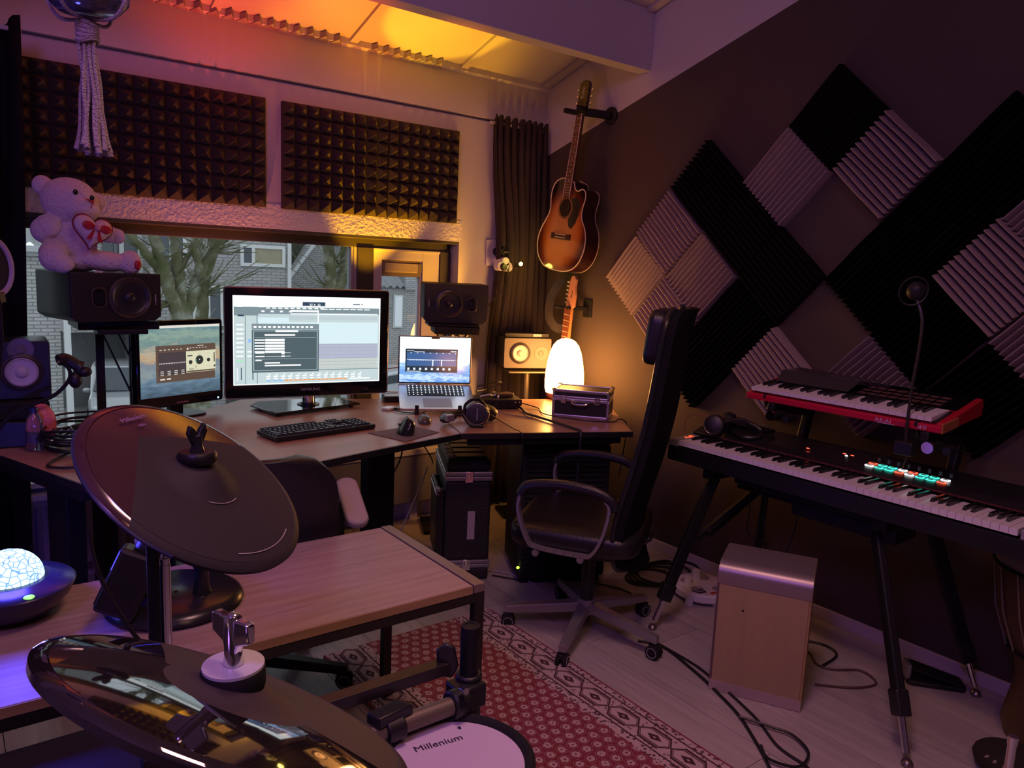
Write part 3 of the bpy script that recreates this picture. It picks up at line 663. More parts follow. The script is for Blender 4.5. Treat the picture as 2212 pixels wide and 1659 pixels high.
cable('second black cable from the laptop to the audio interface',[(2.10,3.0,.83),(2.17,3.0,.835),(2.24,3.07,.82),(2.27,3.06,.80)],.003)
cable('short black cable from the white adapter to the laptop',[(1.69,3.13,.762),(1.71,3.06,.760),(1.79,3.02,.760),(1.85,3.02,.79)],.0025)
cable('pale pink cable looping behind the large monitor',[(1.90,3.40,.79),(1.78,3.45,.80),(1.75,3.50,.86),(1.82,3.48,.90),(1.93,3.42,.92)],.003,mat('pink_cable',(.6,.4,.38),.5))
# ---- silver case and glowing lamp
sv=thing('equipment_case','small black case with silver edges in front of the glowing lamp','case',(2.313,2.71,DZ),R(-50))
w,d,h=.272,.19,.135
part('body',G().box(.004,w-.004,.004,d-.004,.003,.088),mat('case_panel',(.02,.018,.02),.5),sv,0,.003)
part('lid',G().box(.004,w-.004,.004,d-.004,.092,h-.004),MATS['case_panel'],sv,0,.003)
def frame_edges(x0,x1,y0,y1,z0,z1,r):
    g=G()
    for z in (z0,z1):
        g.bar((x0,y0,z),(x1,y0,z),r,r).bar((x0,y1,z),(x1,y1,z),r,r).bar((x0,y0,z),(x0,y1,z),r,r).bar((x1,y0,z),(x1,y1,z),r,r)
    for x in (x0,x1):
        for y in (y0,y1): g.bar((x,y,z0),(x,y,z1),r,r)
    return g
part('edge_trim',frame_edges(.007,w-.007,.007,d-.007,.008,.086,.014),alu,sv,0,.003)
part('edge_trim',frame_edges(.007,w-.007,.007,d-.007,.097,h-.007,.014),alu,sv,0,.003)
g=G()
for x in (.0,w):
    for y in (0,d): g.ell((x+(.006 if x==0 else -.006),y+(.006 if y==0 else -.006),h-.004),(.012,.012,.009),10)
part('corner_cap',g,chrome,sv)
for x in (.055,.215): part('latch',G().box(x-.013,x+.013,-.006,.002,.070,.108).box(x-.009,x+.009,-.009,-.004,.078,.092),chrome,sv,0,.002)
part('handle',G().tube(cr_spline([(.098,-.004,.082),(.10,-.018,.074),(.135,-.022,.070),(.17,-.018,.074),(.172,-.004,.082)],6),.0055,8).box(.09,.18,-.004,.002,.078,.088),chrome,sv)
lm=thing('table_lamp','tall glowing egg-shaped lamp on the right end of the desk','lamp',(2.712,3.085,DZ))
part('base',G().lathe([(0,.001),(.082,.001),(.092,.012),(.098,.03),(.098,.034),(0,.034)],32),mat('lamp_base',(.45,.18,.12),.5),lm)
part('shade',G().lathe([(.0985,.034),(.105,.06),(.106,.10),(.103,.15),(.096,.20),(.085,.25),(.069,.29),(.050,.313),(.028,.325),(0,.329)],40),emi('lamp_glow',(1,.42,.10),32),lm,80)

# ================================================================ STUDIO SPEAKERS ON STANDS
cone_k=mat('cone_black',(.02,.02,.022),.35); spk_side=mat('speaker_side',(.016,.017,.018),.55,bump=.2,bs=300)
def big_speaker(label,M,w,h,wx,hx,tx,wr,grp,d=.25):
    t=thing('studio_monitor',label,'speaker',group=grp,M=M)
    c=.016
    poly=[(-w/2+.0,-h/2+c*1.2),(-w/2+c*1.6,-h/2),(w/2-c*1.6,-h/2),(w/2,-h/2+c*1.2),(w/2,h/2),(-w/2,h/2)]
    part('cabinet',G().prism(poly,-d,-.008,Rt),spk_side,t,0,.004)
    part('front_baffle',G().prism([(p[0]*.995,p[1]*.995) for p in poly],-.008,.0,Rt),mat('baffle_black',(.012,.011,.010),.5),t,0,.003)
    MW=Matrix.Translation((wx*w,-.001,0))@Rt
    part('woofer_ring',G().lathe([(wr*1.0,.0),(wr*1.10,.0),(wr*1.10,.005),(wr*1.0,.007),(wr*.93,.003)],40,MW),mat('ring_bronze',(.05,.042,.03),.3),t,50)
    wf=part('woofer_cone',G().lathe([(wr*.98,.0022),(wr*.90,.0065),(wr*.80,.002),(wr*.45,-.0035*0+.0012),(wr*.30,.0008),(wr*.30,.0010),(0,.0010)],40,MW),cone_k,t,30)
    part('dust_cap',G().lathe([(wr*.30,.001),(wr*.24,.008),(wr*.12,.012),(0,.013)],24,MW),cone_k,t,60)
    MH=Matrix.Translation((hx*w,-.001,.0))@Rt
    hw=.0
    part('horn_frame',G().prism(rnd(.056,.078,.02,5),0,.004,MH),MATS['ring_bronze'],t,35,.002)
    part('horn_mouth',G().prism(rnd(.042,.064,.016,5),.0041,.0046,MH),blackg,t)
    g=G()
    for k in range(-2,3): g.box(hx*w+k*.007-.0012,hx*w+k*.007+.0012,-.0075,-.0055,-.022,.022)
    part('tweeter_rib',g,cone_k,t,0)
    part('badge',G().box(tx*w-.0022,tx*w+.0022,-.0012,.0,-.018,.014).cyl((tx*w,.0,(-.025 if tx>0 else .022)),(tx*w,-.0012,(-.025 if tx>0 else .022)),.003),mat('print_silver',(.35,.33,.32),.4),t,0)
    return t
def Mz(x,y,z,yaw,pitch=0): return Matrix.Translation((x,y,z))@Matrix.Rotation(R(yaw),4,'Z')@Matrix.Rotation(R(pitch),4,'X')
big_speaker('large black studio speaker lying on its side under the white teddy bear',Mz(.560,3.24,1.265,14,0),.335,.185,.13,-.21,.43,.074,'large studio speakers on stands',.33)
big_speaker('large black studio speaker on a stand above the laptop',Mz(2.196,3.388,1.244,-25.6,1),.34,.208,-.115,.235,-.43,.066,'large studio speakers on stands')
st=thing('speaker_stand','black twin-pole stand carrying the speaker with the bear','speaker stand',(.59,3.47,0))
part('top_plate',G().box(-.16,.13,-.16,.12,1.135,1.168).box(-.10,.08,-.20,-.10,1.12,1.14),blackm,st,0,.004)
for x in (-.065,.058): part('pole',G().box(x-.016,x+.016,-.012,.012,.02,1.135),blackm,st,0,.003)
part('base_plate',G().box(-.16,.16,-.12,.10,0,.02),blackm,st,0,.004)
for a,b in (((-.05,.0,1.10),(.045,.0,.86)),((-.005,.0,1.13),(.05,.0,1.0))): part('brace',G().tube([a,b],.004,6),blackm,st)
st=thing('speaker_stand','black stand with a padded tray under the right studio speaker','speaker stand',(2.235,3.46,0),R(-25))
part('tray',G().box(-.12,.125,-.11,.10,1.085,1.125),blackm,st,0,.008); part('top_plate',G().box(-.15,.12,-.10,.12,1.125,1.138),blackm,st,0,.003)
part('pole',G().cyl((-.02,.02,.02),(-.02,.02,1.085),.022),alu_d,st); part('base_plate',G().box(-.15,.15,-.14,.12,0,.02),blackm,st,0,.004)
for a,b in (((.0,.0,1.085),(.035,-.03,1.055)),((.07,-.03,1.085),(.03,-.05,1.04)),((.035,-.03,1.055),(.08,.0,1.085))): part('bracket',G().tube([a,b],.006,6),gun,st)
# ---- smaller white-cone speakers
def small_speaker(label,M,w,h,woof,twee,horizontal,body_d=.20,baffle=None):
    t=thing('studio_monitor',label,'speaker',M=M)
    part('cabinet',G().prism(rnd(w,h,.012),-body_d,-.004,Rt),black,t,35,.004)
    part('front_baffle',G().prism(rnd(w*.985,h*.985,.012),-.004,.002,Rt),baffle or mat('baffle_silver',(.15,.125,.105),.5),t,35,.002)
    MW=Matrix.Translation((woof[0],-.002,woof[1]))@Rt; r=woof[2]
    part('woofer_ring',G().lathe([(r*.98,.0),(r*1.28,.0),(r*1.26,.006),(r*1.05,.009),(r*.98,.004)],40,MW),mat('ring_dark',(.03,.025,.022),.35),t,50)
    part('woofer_cone',G().lathe([(r*.99,.004),(r*.90,.008),(r*.86,.004),(r*.42,.001),(r*.42,.0015),(0,.0015)],40,MW),mat('cone_white',(.52,.48,.48),.45),t,30,label='white cone')
    part('dust_cap',G().lathe([(r*.42,.0015),(r*.36,.007),(r*.18,.011),(0,.012)],28,MW),MATS['cone_white'],t,60)
    MT=Matrix.Translation((twee[0],-.002,twee[1]))@Rt
    part('tweeter',G().lathe([(.040,.0),(.040,.002),(.034,.001),(.016,.001),(.014,.004),(0,.006)],30,MT),mat('tweeter_grey',(.14,.12,.11),.4),t,30)
    return t
small_speaker('silver-fronted speaker with a white cone lying on a stand beside the glowing lamp',Mz(2.689,3.387,.969,-21.2,0),.285,.175,(-.045,0,.048),(.079,0),True)
small_speaker('black speaker with a white cone, its front darkened as if unlit, at the left edge of the picture',Mz(.218,3.15,1.010,-3,0),.20,.205,(.012,-.006,.052),(.012,.075),False,baffle=mat('baffle_unlit',(.012,.012,.014),.5))  # shade put into the baffle colour; the lit speaker has it silver
solo('speaker_pad',G().prism([(.10,3.10),(.305,3.09),(.305,3.26),(.13,3.22)],.845,.905),rubber,'black foam riser under the speaker at the left edge','riser',bevel=.006)
solo('riser_block',G().prism([(.13,3.06),(.235,3.05),(.235,3.14),(.14,3.12)],DZ+.001,.845),black,'black block carrying the foam riser at the left end of the desk','riser',bevel=.004)
st=thing('speaker_stand','thin black stand under the silver-fronted speaker','speaker stand',(2.73,3.44,0),R(-21))
part('top_plate',G().box(-.13,.13,-.08,.09,.855,.865),gun,st,0,.003); part('pole',G().cyl((0,0,.02),(0,0,.855),.017),gun,st); part('base_plate',G().box(-.13,.13,-.10,.10,0,.02),blackm,st,0,.004)
solo('rack_device',G().box(-.13,.13,-.05,.07,1.0585,1.079,Mz(2.72,3.46,0,-21)).m(1).box(.035,.085,-.052,-.05,1.062,1.076,Mz(2.72,3.46,0,-21)),[black,white_p],'flat black device with a white label on top of the silver-fronted speaker','device',smooth=0)
# ---- teddy bear
def sgn(x): return 1 if x>0 else -1
plush=mat('white_plush',(.72,.62,.62),.95,bump=1.0,bs=120,sheen=.6)
tb_=thing('teddy_bear','white plush teddy bear holding a heart pillow, sitting on the left speaker','teddy bear',(.472,3.36,1.3585),R(6))
g=G()
def Q(u,v): return ((u-190)*.0021,(585-v)*.0021)
def E_(u,v,y,rx,ry,rz,rot=None):
    a=Q(u,v); g.ell((a[0],y,a[1]),(rx,ry,rz),20,rot=rot)
E_(172,538,0,.080,.070,.095); E_(166,460,-.01,.098,.085,.085); E_(180,475,-.06,.062,.055,.048); E_(128,437,.02,.036,.024,.038); E_(211,458,.02,.038,.024,.038)
E_(122,515,-.01,.040,.045,.046); E_(130,508,-.02,.045,.05,.045); E_(224,515,-.02,.055,.035,.034,Matrix.Rotation(R(12),3,'Y')); E_(242,519,-.03,.026,.028,.030)
E_(128,562,-.10,.048,.05,.050); E_(135,555,-.04,.05,.07,.048); E_(215,565,-.05,.105,.05,.040,Matrix.Rotation(R(4),3,'Y')); E_(256,566,-.07,.042,.040,.048)
E_(140,572,-.11,.04,.04,.035); E_(175,570,.0,.085,.075,.035)
bd=part('body',g,plush,tb_,80); rm=bd.modifiers.new('r','REMESH'); rm.mode='VOXEL'; rm.voxel_size=.0045; rm.use_smooth_shade=True
sm=bd.modifiers.new('s','SMOOTH'); sm.factor=.6; sm.iterations=5
# heart pillow
hpnts=[]
for k in range(40):
    a=2*PI*k/40; hpnts.append((.0042*16*math.sin(a)**3*1.06, .0042*(13*math.cos(a)-5*math.cos(2*a)-2*math.cos(3*a)-math.cos(4*a))))
HM=Matrix.Translation((Q(187,512)[0],-.125,Q(187,512)[1]))@Matrix.Rotation(R(10),4,'Z')@Matrix.Rotation(R(12),4,'Y')@Rt
g=G(); vs=[(0,0,.034)];fs=[]
for r_,z_ in ((.35,.033),(.65,.028),(.88,.016),(1,0),(.88,-.014),(.5,-.022)):
    vs+=[(x*r_,y*r_,z_) for x,y in hpnts]
for k in range(40): fs.append((0,1+k,1+(k+1)%40))
for j in range(5):
    for k in range(40): a=1+j*40+k;b=1+j*40+(k+1)%40; fs.append((a,a+40,b+40,b))
fs.append(tuple(201+k for k in range(40)))
pl_=part('heart_pillow',g.add(vs,fs,HM),mat('pillow_plush',(.70,.58,.60),.9,bump=.5,bs=200),tb_,80,label='heart-shaped pillow')
part('pillow_piping',G().tube([HM@V(x,y,0) for x,y in hpnts],.0035,8,closed=True),mat('dark_red_cloth',(.20,.01,.03),.7),tb_)
bow=mat('red_bow',(.42,.015,.03),.45); g=G()
for sx in (-1,1):
    g.ell((sx*.031,.012,.036),(.023,.016,.005),14,M=HM)
    g.prism([(sx*.004,.004),(sx*.012,.0),(sx*.030,-.040),(sx*.012,-.036)][::sx],.032,.036,HM)
part('bow',g,bow,pl_,40); part('bow_knot',G().ell((.0,.010,.040),(.011,.011,.008),12,M=HM),mat('pink_knot',(.55,.25,.3),.5),pl_)
for (u_,v_,yy) in ((167,447,-.092),(192.5,455,-.096)):
    a=Q(u_,v_); part('eye',G().ell((a[0],yy,a[1]),(.0085,.006,.0105),12),blackg,tb_)
a=Q(186,461); part('nose',G().add([(a[0]-.016,-.112,a[1]+.010),(a[0]+.018,-.112,a[1]+.001),(a[0]+.012,-.121,a[1]-.008),(a[0]-.016,-.108,a[1]+.011),(a[0]+.018,-.106,a[1]+.002),(a[0]+.012,-.112,a[1]-.010)],[(0,2,1),(3,4,5),(0,1,4,3),(1,2,5,4),(2,0,3,5)]),mat('nose_red',(.35,.02,.06),.5),tb_,60)
part('mouth',G().tube([(a[0]+.008,-.118,a[1]-.006),(a[0]+.006,-.112,a[1]-.024),(a[0]-.012,-.108,a[1]-.028)],.0016,6),MATS['nose_red'],tb_)
a=Q(264,570); part('sole_patch',G().ell((a[0],-.108,a[1]),(.014,.010,.019),14,rot=Matrix.Rotation(R(20),3,'Z')),MATS['red_bow'],tb_)
part('care_tag',G().box(.0,.03,-.11,-.109,-.008,.006),white_p,tb_,0)

# ================================================================ LEFT CORNER: GOOSENECK, BOTTLE, CABLES, POP FILTER
gn=thing('gooseneck_lamp','black gooseneck clip lamp bending up in front of the window','lamp',(.16,3.0,DZ))
part('gooseneck',G().tube(cr_spline([(-.05,0,.02),(.0,0,.10),(.07,0,.15),(.15,0,.185),(.195,0,.235),(.197,0,.275),(.170,0,.302)],7),.0065,8),rubber,gn)
part('head',G().tube(cr_spline([(.163,0,.305),(.19,.01,.308),(.215,.01,.290),(.235,.01,.275)],5),[.008]+[.020]*12+[.024,.024,.02],10).ell((.215,0,.235),(.022,.02,.03),12).ell((.245,0,.262),(.024,.02,.018),12),black,gn)
part('tip',G().ell((.166,-.006,.302),(.006,.006,.006),8),chrome,gn)
part('clamp',G().box(-.075,-.03,-.02,.02,-.012,.03),black,gn,0,.003)
bt=thing('water_bottle','clear plastic bottle with a dark cap on the left end of the desk','bottle',(.245,2.985,DZ))
part('body',G().lathe([(0,.001),(.022,.001),(.026,.006),(.026,.055),(.024,.065),(.026,.075),(.026,.10),(.018,.122),(.012,.130),(.012,.134)],28),clear,bt,60)
part('cap',G().lathe([(0,.150),(.013,.150),(.014,.146),(.014,.132),(0,.132)],20),mat('cap_blue',(.02,.02,.08),.3),bt)
part('label_band',G().lathe([(.0265,.03),(.0268,.03),(.0268,.062),(.0265,.062)],28),mat('label_dark',(.06,.06,.10),.5),bt)
solo('pink_bag',G().ell((.275,3.06,DZ+.075),(.045,.03,.073),18),mat('pink_film',(.75,.18,.18),.35,bump=.8,bs=30),'pink red pouch standing behind the clear bottle','pouch')
rr=random.Random(11)
g=G()
for k in range(16):
    cx,cy=.405+rr.uniform(-.03,.03),2.985+rr.uniform(-.03,.03); a,b=rr.uniform(.075,.135),rr.uniform(.10,.18); ph=rr.uniform(0,6); ti=rr.uniform(-.06,.06); zz=DZ+.007+k*.0042
    g.tube([(cx+a*math.cos(t*PI/14),cy+b*math.sin(t*PI/14),zz+.004*math.sin(t*.7+ph)+abs(ti)*.3*(1+math.sin(t*PI/14+ph))) for t in range(28)],.0042,6,closed=True)
solo('cable_coil',g,cable_k,'pile of coiled black cable on the desk behind the upper cymbal pad','cable')
cable('black cable loop hanging over the left front edge of the desk',[(.33,2.86,.765),(.26,2.75,.762),(.27,2.69,.762),(.34,2.67,.762),(.40,2.74,.762)],.0042)
pf=thing('pop_filter','round pop filter ring with a pale rim at the far left','pop filter',M=Mz(.155,3.02,1.372,42,0)@Matrix.Rotation(R(-12),4,'Y'))
part('rim',G().tube([(.072*math.cos(t*PI/18),0,.092*math.sin(t*PI/18)) for t in range(36)],.010,8,closed=True),mat('rim_lilac',(.42,.34,.42),.6),pf)
part('mesh',G().prism([(.066*math.cos(t*PI/18),.086*math.sin(t*PI/18)) for t in range(36)],-.001,.001,Rt),mat('pop_mesh',(.012,.012,.013),.8),pf)
part('arm',G().tube([(0,0,-.09),(-.01,.02,-.25),(-.06,.05,-.46)],.006,8),black,pf)
part('clip',G().box(-.012,.012,-.012,.012,-.12,-.085),black,pf,0,.002)

# ================================================================ UNDER THE DESK
fc=thing('flight_case','tall black flight case with silver bands standing under the desk','case',(1.80,2.82,0),R(-26))
w,d,h=.212,.46,.575
part('body',G().box(0,w,0,d,.10,.475),mat('case_shell',(.018,.018,.02),.5,bump=.5,bs=150),fc,0,.012)
part('base',G().box(0,w,0,d,.004,.062),MATS['case_shell'],fc,0,.012)
part('lid',G().box(.004,w-.004,.004,d-.004,.518,h),MATS['case_shell'],fc,0,.018)
part('band',G().box(-.004,w+.004,-.004,d+.004,.478,.498),alu_d,fc,0,.004); part('band',G().box(-.004,w+.004,-.004,d+.004,.500,.520),alu_d,fc,0,.004)
part('band',G().box(-.004,w+.004,-.004,d+.004,.062,.080),alu_d,fc,0,.004); part('band',G().box(-.004,w+.004,-.004,d+.004,.082,.100),alu_d,fc,0,.004)
g=G()
for y in (.045,.14,.235,.33): g.box(.05,w-.02,y,y+.07,h-.002,h+.006)
part('lid_rib',g,black,fc,0,.003)
g=G()
for y in (.03,.11,.19,.27,.35): g.box(.012,.040,y,y+.065,h-.008,h+.010)
part('hinge_pad',g,grey_p,fc,0,.004)
for z,s in ((.50,1),(.082,1)): part('latch',G().box(w/2-.018,w/2+.018,-.013,-.003,z-.028,z+.024).cyl((w/2,-.012,z),(w/2,-.018,z),.012),chrome,fc,0 or 35,.002)
part('label_strip',G().box(w*.50,w*.66,-.0015,.002,.20,.335),mat('case_label_grey',(.42,.38,.42),.6),fc,0)
part('side_handle',G().box(-.035,-.028,.04,.30,.10,.42).box(-.035,0,.03,.06,.09,.43).box(-.035,0,.28,.31,.09,.43).box(-.036,-.02,.06,.29,.405,.43),black,fc,0,.004)
part('handle_cap',G().box(-.04,-.018,.025,.065,.42,.435).box(-.04,-.018,.03,.30,.40,.412),alu_d,fc,0,.003)
tw=thing('black_cabinet','wide black slatted cabinet standing under the right wing of the desk','cabinet',(2.065,2.60,0),R(-26))
part('body',G().box(0,.42,.01,.34,.03,.66),mat('cabinet_black',(.012,.013,.015),.6),tw,0,.015)
g=G()
for k in range(24): g.box(.02,.40,.0,.012,.06+k*.024,.072+k*.024)
part('slat',g,MATS['cabinet_black'],tw,0)
part('top_cap',G().box(-.004,.424,-.002,.345,.665,.70),MATS['cabinet_black'],tw,0,.012); part('foot',G().box(.02,.40,.03,.32,0,.03),black,tw,0)
part('status_light',G().ell((.0,-.003,.09),(.008,.004,.006),8),emi('lime_led',(.6,1,.05),3),tw)
for lab,pts,rr_ in (('black cable crossing in a curve behind the desk leg, upper one',[(1.05,3.2,.62),(1.25,3.3,.52),(1.45,3.35,.52),(1.62,3.3,.64),(1.75,3.3,.73)],.004),
  ('black cable rising diagonally left of the desk leg',[(1.10,3.1,.38),(1.25,3.2,.52),(1.42,3.28,.64),(1.52,3.3,.70)],.004),
  ('black cable tangle hanging low between chair and desk leg',[(1.08,3.15,.35),(1.2,3.2,.42),(1.28,3.25,.55),(1.38,3.3,.58),(1.45,3.3,.40),(1.33,3.2,.38),(1.15,3.15,.40)],.004),
  ('black cable drooping right of the desk leg',[(1.70,3.1,.70),(1.74,3.12,.55),(1.68,3.15,.40),(1.62,3.15,.37),(1.52,3.1,.42)],.004),
  ('thin black cable falling from the desk edge to the flight case handle',[(1.76,3.08,.70),(1.80,3.05,.62),(1.84,3.02,.54),(1.87,3.05,.50)],.003),
  ('grey cable slanting down from the flight case to the floor',[(1.83,3.03,.49),(1.76,3.0,.38),(1.68,2.98,.25),(1.60,2.95,.12),(1.54,2.93,.03)],.0035),
  ('pale looped cable under the desk near the window sill',[(1.35,3.4,.66),(1.36,3.4,.60),(1.42,3.4,.56),(1.50,3.38,.56)],.0035)):
    cable(lab,pts,rr_,cable_w if ('grey' in lab or 'pale' in lab) else cable_k)

# ================================================================ GUITARS ON THE RIGHT WALL
def guitar_outline():
    L=[(0,-.0),(.06,.002),(.125,.02),(.175,.065),(.200,.13),(.200,.19),(.180,.245),(.150,.285),(.137,.32),(.138,.36),(.146,.40),(.140,.435),(.112,.452),(.078,.440),(.052,.452),(.036,.485)]
    Lf=[(-.03,.505),(-.075,.503),(-.118,.482),(-.140,.440),(-.142,.395),(-.133,.345),(-.138,.310),(-.158,.27),(-.185,.225),(-.202,.17),(-.198,.115),(-.172,.06),(-.12,.018),(-.06,.002)]
    a=[(p.x,p.y) for p in cr_spline([(x,y,0) for x,y in L],5)]; b=[(p.x,p.y) for p in cr_spline([(x,y,0) for x,y in Lf],5)]
    return a+b
GM=Matrix(((0,1,0,2.80),(-1,0,0,3.305),(0,0,1,1.446),(0,0,0,1)))@Matrix.Rotation(R(6),4,'Y')@Matrix.Rotation(R(-3),4,'X')
gt=thing('acoustic_guitar','sunburst acoustic guitar with a cutaway hanging on the wall','guitar',M=GM)
ol=guitar_outline()
sb=mat('sunburst',(.6,.2,.04),.12,coat=.6); n=sb.node_tree.nodes; L_=sb.node_tree.links
tc=n.new('ShaderNodeTexCoord'); mp=n.new('ShaderNodeMapping'); mp.inputs['Location'].default_value=(0,0,-.21); 
ln=n.new('ShaderNodeVectorMath'); ln.operation='MULTIPLY'; ln.inputs[1].default_value=(4.6,0,3.6); le=n.new('ShaderNodeVectorMath'); le.operation='LENGTH'
L_.new(tc.outputs['Object'],mp.inputs[0]); L_.new(mp.outputs[0],ln.inputs[0]); L_.new(ln.outputs[0],le.inputs[0])
rp=n.new('ShaderNodeValToRGB'); e=rp.color_ramp.elements; e[0].position=.30; e[0].color=(.62,.26,.06,1); e[1].position=.95; e[1].color=(.012,.004,.003,1)
q=e.new(.60); q.color=(.50,.16,.03,1); q=e.new(.80); q.color=(.13,.022,.010,1)
L_.new(le.outputs['Value'],rp.inputs[0]); L_.new(rp.outputs[0],n['Principled BSDF'].inputs['Base Color'])
part('soundboard',G().prism(ol,-.003,.0,Rt),sb,gt,0)
part('sides',G().prism(ol,-.100,-.003,Rt),mat('guitar_side',(.035,.008,.008),.15,coat=.5),gt,30)
part('back',G().prism(ol,-.103,-.100,Rt),MATS['guitar_side'],gt,0)
cream=mat('binding_cream',(.75,.62,.48),.4)
part('binding',G().tube([(x,-.0005,z) for x,z in ol],.0032,6,closed=True),cream,gt); part('binding',G().tube([(x,.100,z) for x,z in ol],.0022,6,closed=True),cream,gt)
SH=Matrix.Translation((-.005,-.0005,.345))@Rt
part('soundhole',G().lathe([(0,.0004),(.049,.0004)],32,SH),mat('hole_black',(.006,.003,.002),.9),gt,0)
part('rosette',G().lathe([(.049,.0002),(.049,.0012),(.060,.0012),(.060,.0002)],36,SH),mat('rosette',(.30,.14,.05),.4),gt,0)
part('pickguard',G().prism([(.030,.395),(.075,.408),(.118,.372),(.112,.315),(.096,.268),(.070,.235),(.045,.245),(.030,.280),(.045,.310),(.054,.345),(.045,.378)],0,.0018,Rt),mat('pickguard_black',(.03,.028,.022),.12),gt,35)
part('bridge',G().prism([(-.085,.172),(.078,.172),(.078,.206),(.04,.200),(-.045,.200),(-.085,.206)],0,.008,Rt),mat('rosewood',(.05,.02,.012),.45),gt,0,.002)
part('saddle',G().box(-.045,.040,-.012,-.008,.196,.200),cream,gt,0)
g=G()
for k in range(6): g.cyl((-.040+k*.0155,-.008,.183),(-.040+k*.0155,-.013,.183),.0032,n=8)
part('bridge_pins',g,cream,gt)
nk=part('neck',G().box(-.028,.024,-.008,.020,.395,.50).add([(-.028,-.008,.50),(.024,-.008,.50),(.020,-.008,.86),(-.024,-.008,.86),(-.022,.014,.50),(.018,.014,.50),(.016,.012,.86),(-.020,.012,.86)],[(0,3,2,1),(4,5,6,7),(0,1,5,4),(1,2,6,5),(2,3,7,6),(3,0,4,7)]),mat('neck_wood',(.12,.05,.025),.35),gt,0)
part('fretboard',G().add([(-.029,-.011,.395),(.025,-.011,.395),(.020,-.011,.858),(-.024,-.011,.858),(-.029,-.007,.395),(.025,-.007,.395),(.020,-.007,.858),(-.024,-.007,.858)],[(0,3,2,1),(4,5,6,7),(0,1,5,4),(1,2,6,5),(2,3,7,6),(3,0,4,7)]),mat('fretboard',(.13,.055,.03),.45),nk,0)
g=G(); z=.858
for k in range(20):
    z=.858-.645*(1-2**(-(k+1)/12)); 
    if z>.40: t=(z-.395)/.463; g.box(-.029+.005*t,.025-.005*t,-.0125,-.011,z-.0008,z+.0008)
part('fret',g,chrome,nk,0); g=G()
for k in (3,5,7,9,12,15):
    z=.858-.645*(1-2**(-(k-.5)/12)); g.box(-.005,.001,-.0116,-.0109,z-.003,z+.003)
part('inlay',g,cream,nk,0); part('nut',G().box(-.025,.021,-.013,-.008,.856,.862),cream,nk,0)
part('neck_binding',G().tube([(.0255,-.011,.395),(.0205,-.011,.858)],.0022,6).tube([(-.0295,-.011,.395),(-.0245,-.011,.858)],.0016,6),cream,nk)
hs=part('headstock',G().prism([(-.024,.862),(.020,.862),(.033,.885),(.034,1.00),(.020,1.018),(-.002,1.022),(-.022,1.014),(-.037,1.00),(-.037,.885)],-.018,.004,Matrix.Translation((0,-.002,0))@Rt),mat('headstock_dark',(.03,.012,.008),.2,coat=.5),gt,0,.002)
text('brand_script','Tokai',.028,mat('script_pearl',(.75,.68,.6),.4),gt,Matrix.Translation((0,-.0075,.955))@Matrix.Rotation(R(90),4,'X')@Matrix.Rotation(R(90),4,'Z'))
for sx in (-1,1):
    for k in range(3): part('tuner',G().cyl((sx*.035,.004,.90+k*.036),(sx*.050,.004,.90+k*.036),.0025,n=8).ell((sx*.056,.004,.90+k*.036),(.006,.004,.009),10),chrome,gt)
g=G()
for k in range(6): g.tube([(-.040+k*.0155,-.013,.198),(-.020+k*.0072,-.0135,.860)],.0006,4)
part('strings',g,mat('string_bronze',(.6,.42,.25),.3,metal=1),gt)
part('strap_button',G().cyl((.175,.05,.115),(.185,.05,.112),.007),chrome,gt)
hg=thing('guitar_hanger','black wall hanger with a round plate holding the acoustic guitar','hanger',(2.998,3.14,2.29))
part('wall_plate',G().cyl((0,0,0),(-.014,0,0),.048,.045,32),black,hg,35,.003)
part('arm',G().bar((-.014,0,0),(-.16,.06,.005),.036,.040),black,hg,0,.008)
part('yoke',G().tube(cr_spline([(-.225,.035,.012),(-.20,.02,.010),(-.165,.035,.006),(-.155,.06,.005),(-.165,.10,.006),(-.20,.125,.010),(-.225,.128,.012)],5),.015,8),rubber,hg)
# electric guitar hanging lower
EM=Matrix(((0,1,0,2.86),(-1,0,0,3.315),(0,0,1,.42),(0,0,0,1)))@Matrix.Rotation(R(5),4,'Y')
eg=thing('electric_guitar','electric guitar with a pale headstock hanging behind the glowing lamp','guitar',M=EM)
bo=[(0,0),(.09,.01),(.15,.06),(.16,.13),(.125,.20),(.12,.26),(.15,.33),(.165,.38),(.14,.40),(.10,.37),(.05,.34),(0,.335),(-.05,.345),(-.10,.39),(-.145,.43),(-.165,.41),(-.15,.34),(-.125,.27),(-.13,.20),(-.165,.13),(-.15,.05),(-.09,.01)]
bo=[(p.x,p.y) for p in cr_spline([(x,y,0) for x,y in bo],4,True)]
part('body',G().prism(bo,-.045,0,Rt),mat('electric_body',(.05,.01,.01),.15),eg,30,.004)
part('neck',G().box(-.024,.024,-.010,.014,.32,.82),mat('maple_neck',(.45,.20,.08),.35),eg,0,.004)
fb=part('fretboard',G().box(-.025,.025,-.015,-.010,.32,.82),mat('fretboard_red',(.16,.05,.025),.4),eg,0)
g=G()
for k in range(20): z=.82-.648*(1-2**(-(k+1)/12)); g.box(-.025,.025,-.0165,-.015,z-.0012,z+.0012)
part('fret',g,cream,fb,0)
part('headstock',G().prism([(-.024,.82),(.022,.82),(.040,.835),(.042,.90),(.034,.95),(.036,.985),(.020,1.005),(-.002,1.0),(-.012,.975),(-.022,.86)],-.010,.006,Rt),mat('headstock_pale',(.55,.26,.14),.35),eg,0,.002)
text('brand_script','J',.045,mat('script_dark',(.03,.01,.01),.5),eg,Matrix.Translation((.016,-.0068,.905))@Matrix.Rotation(R(90),4,'X'))
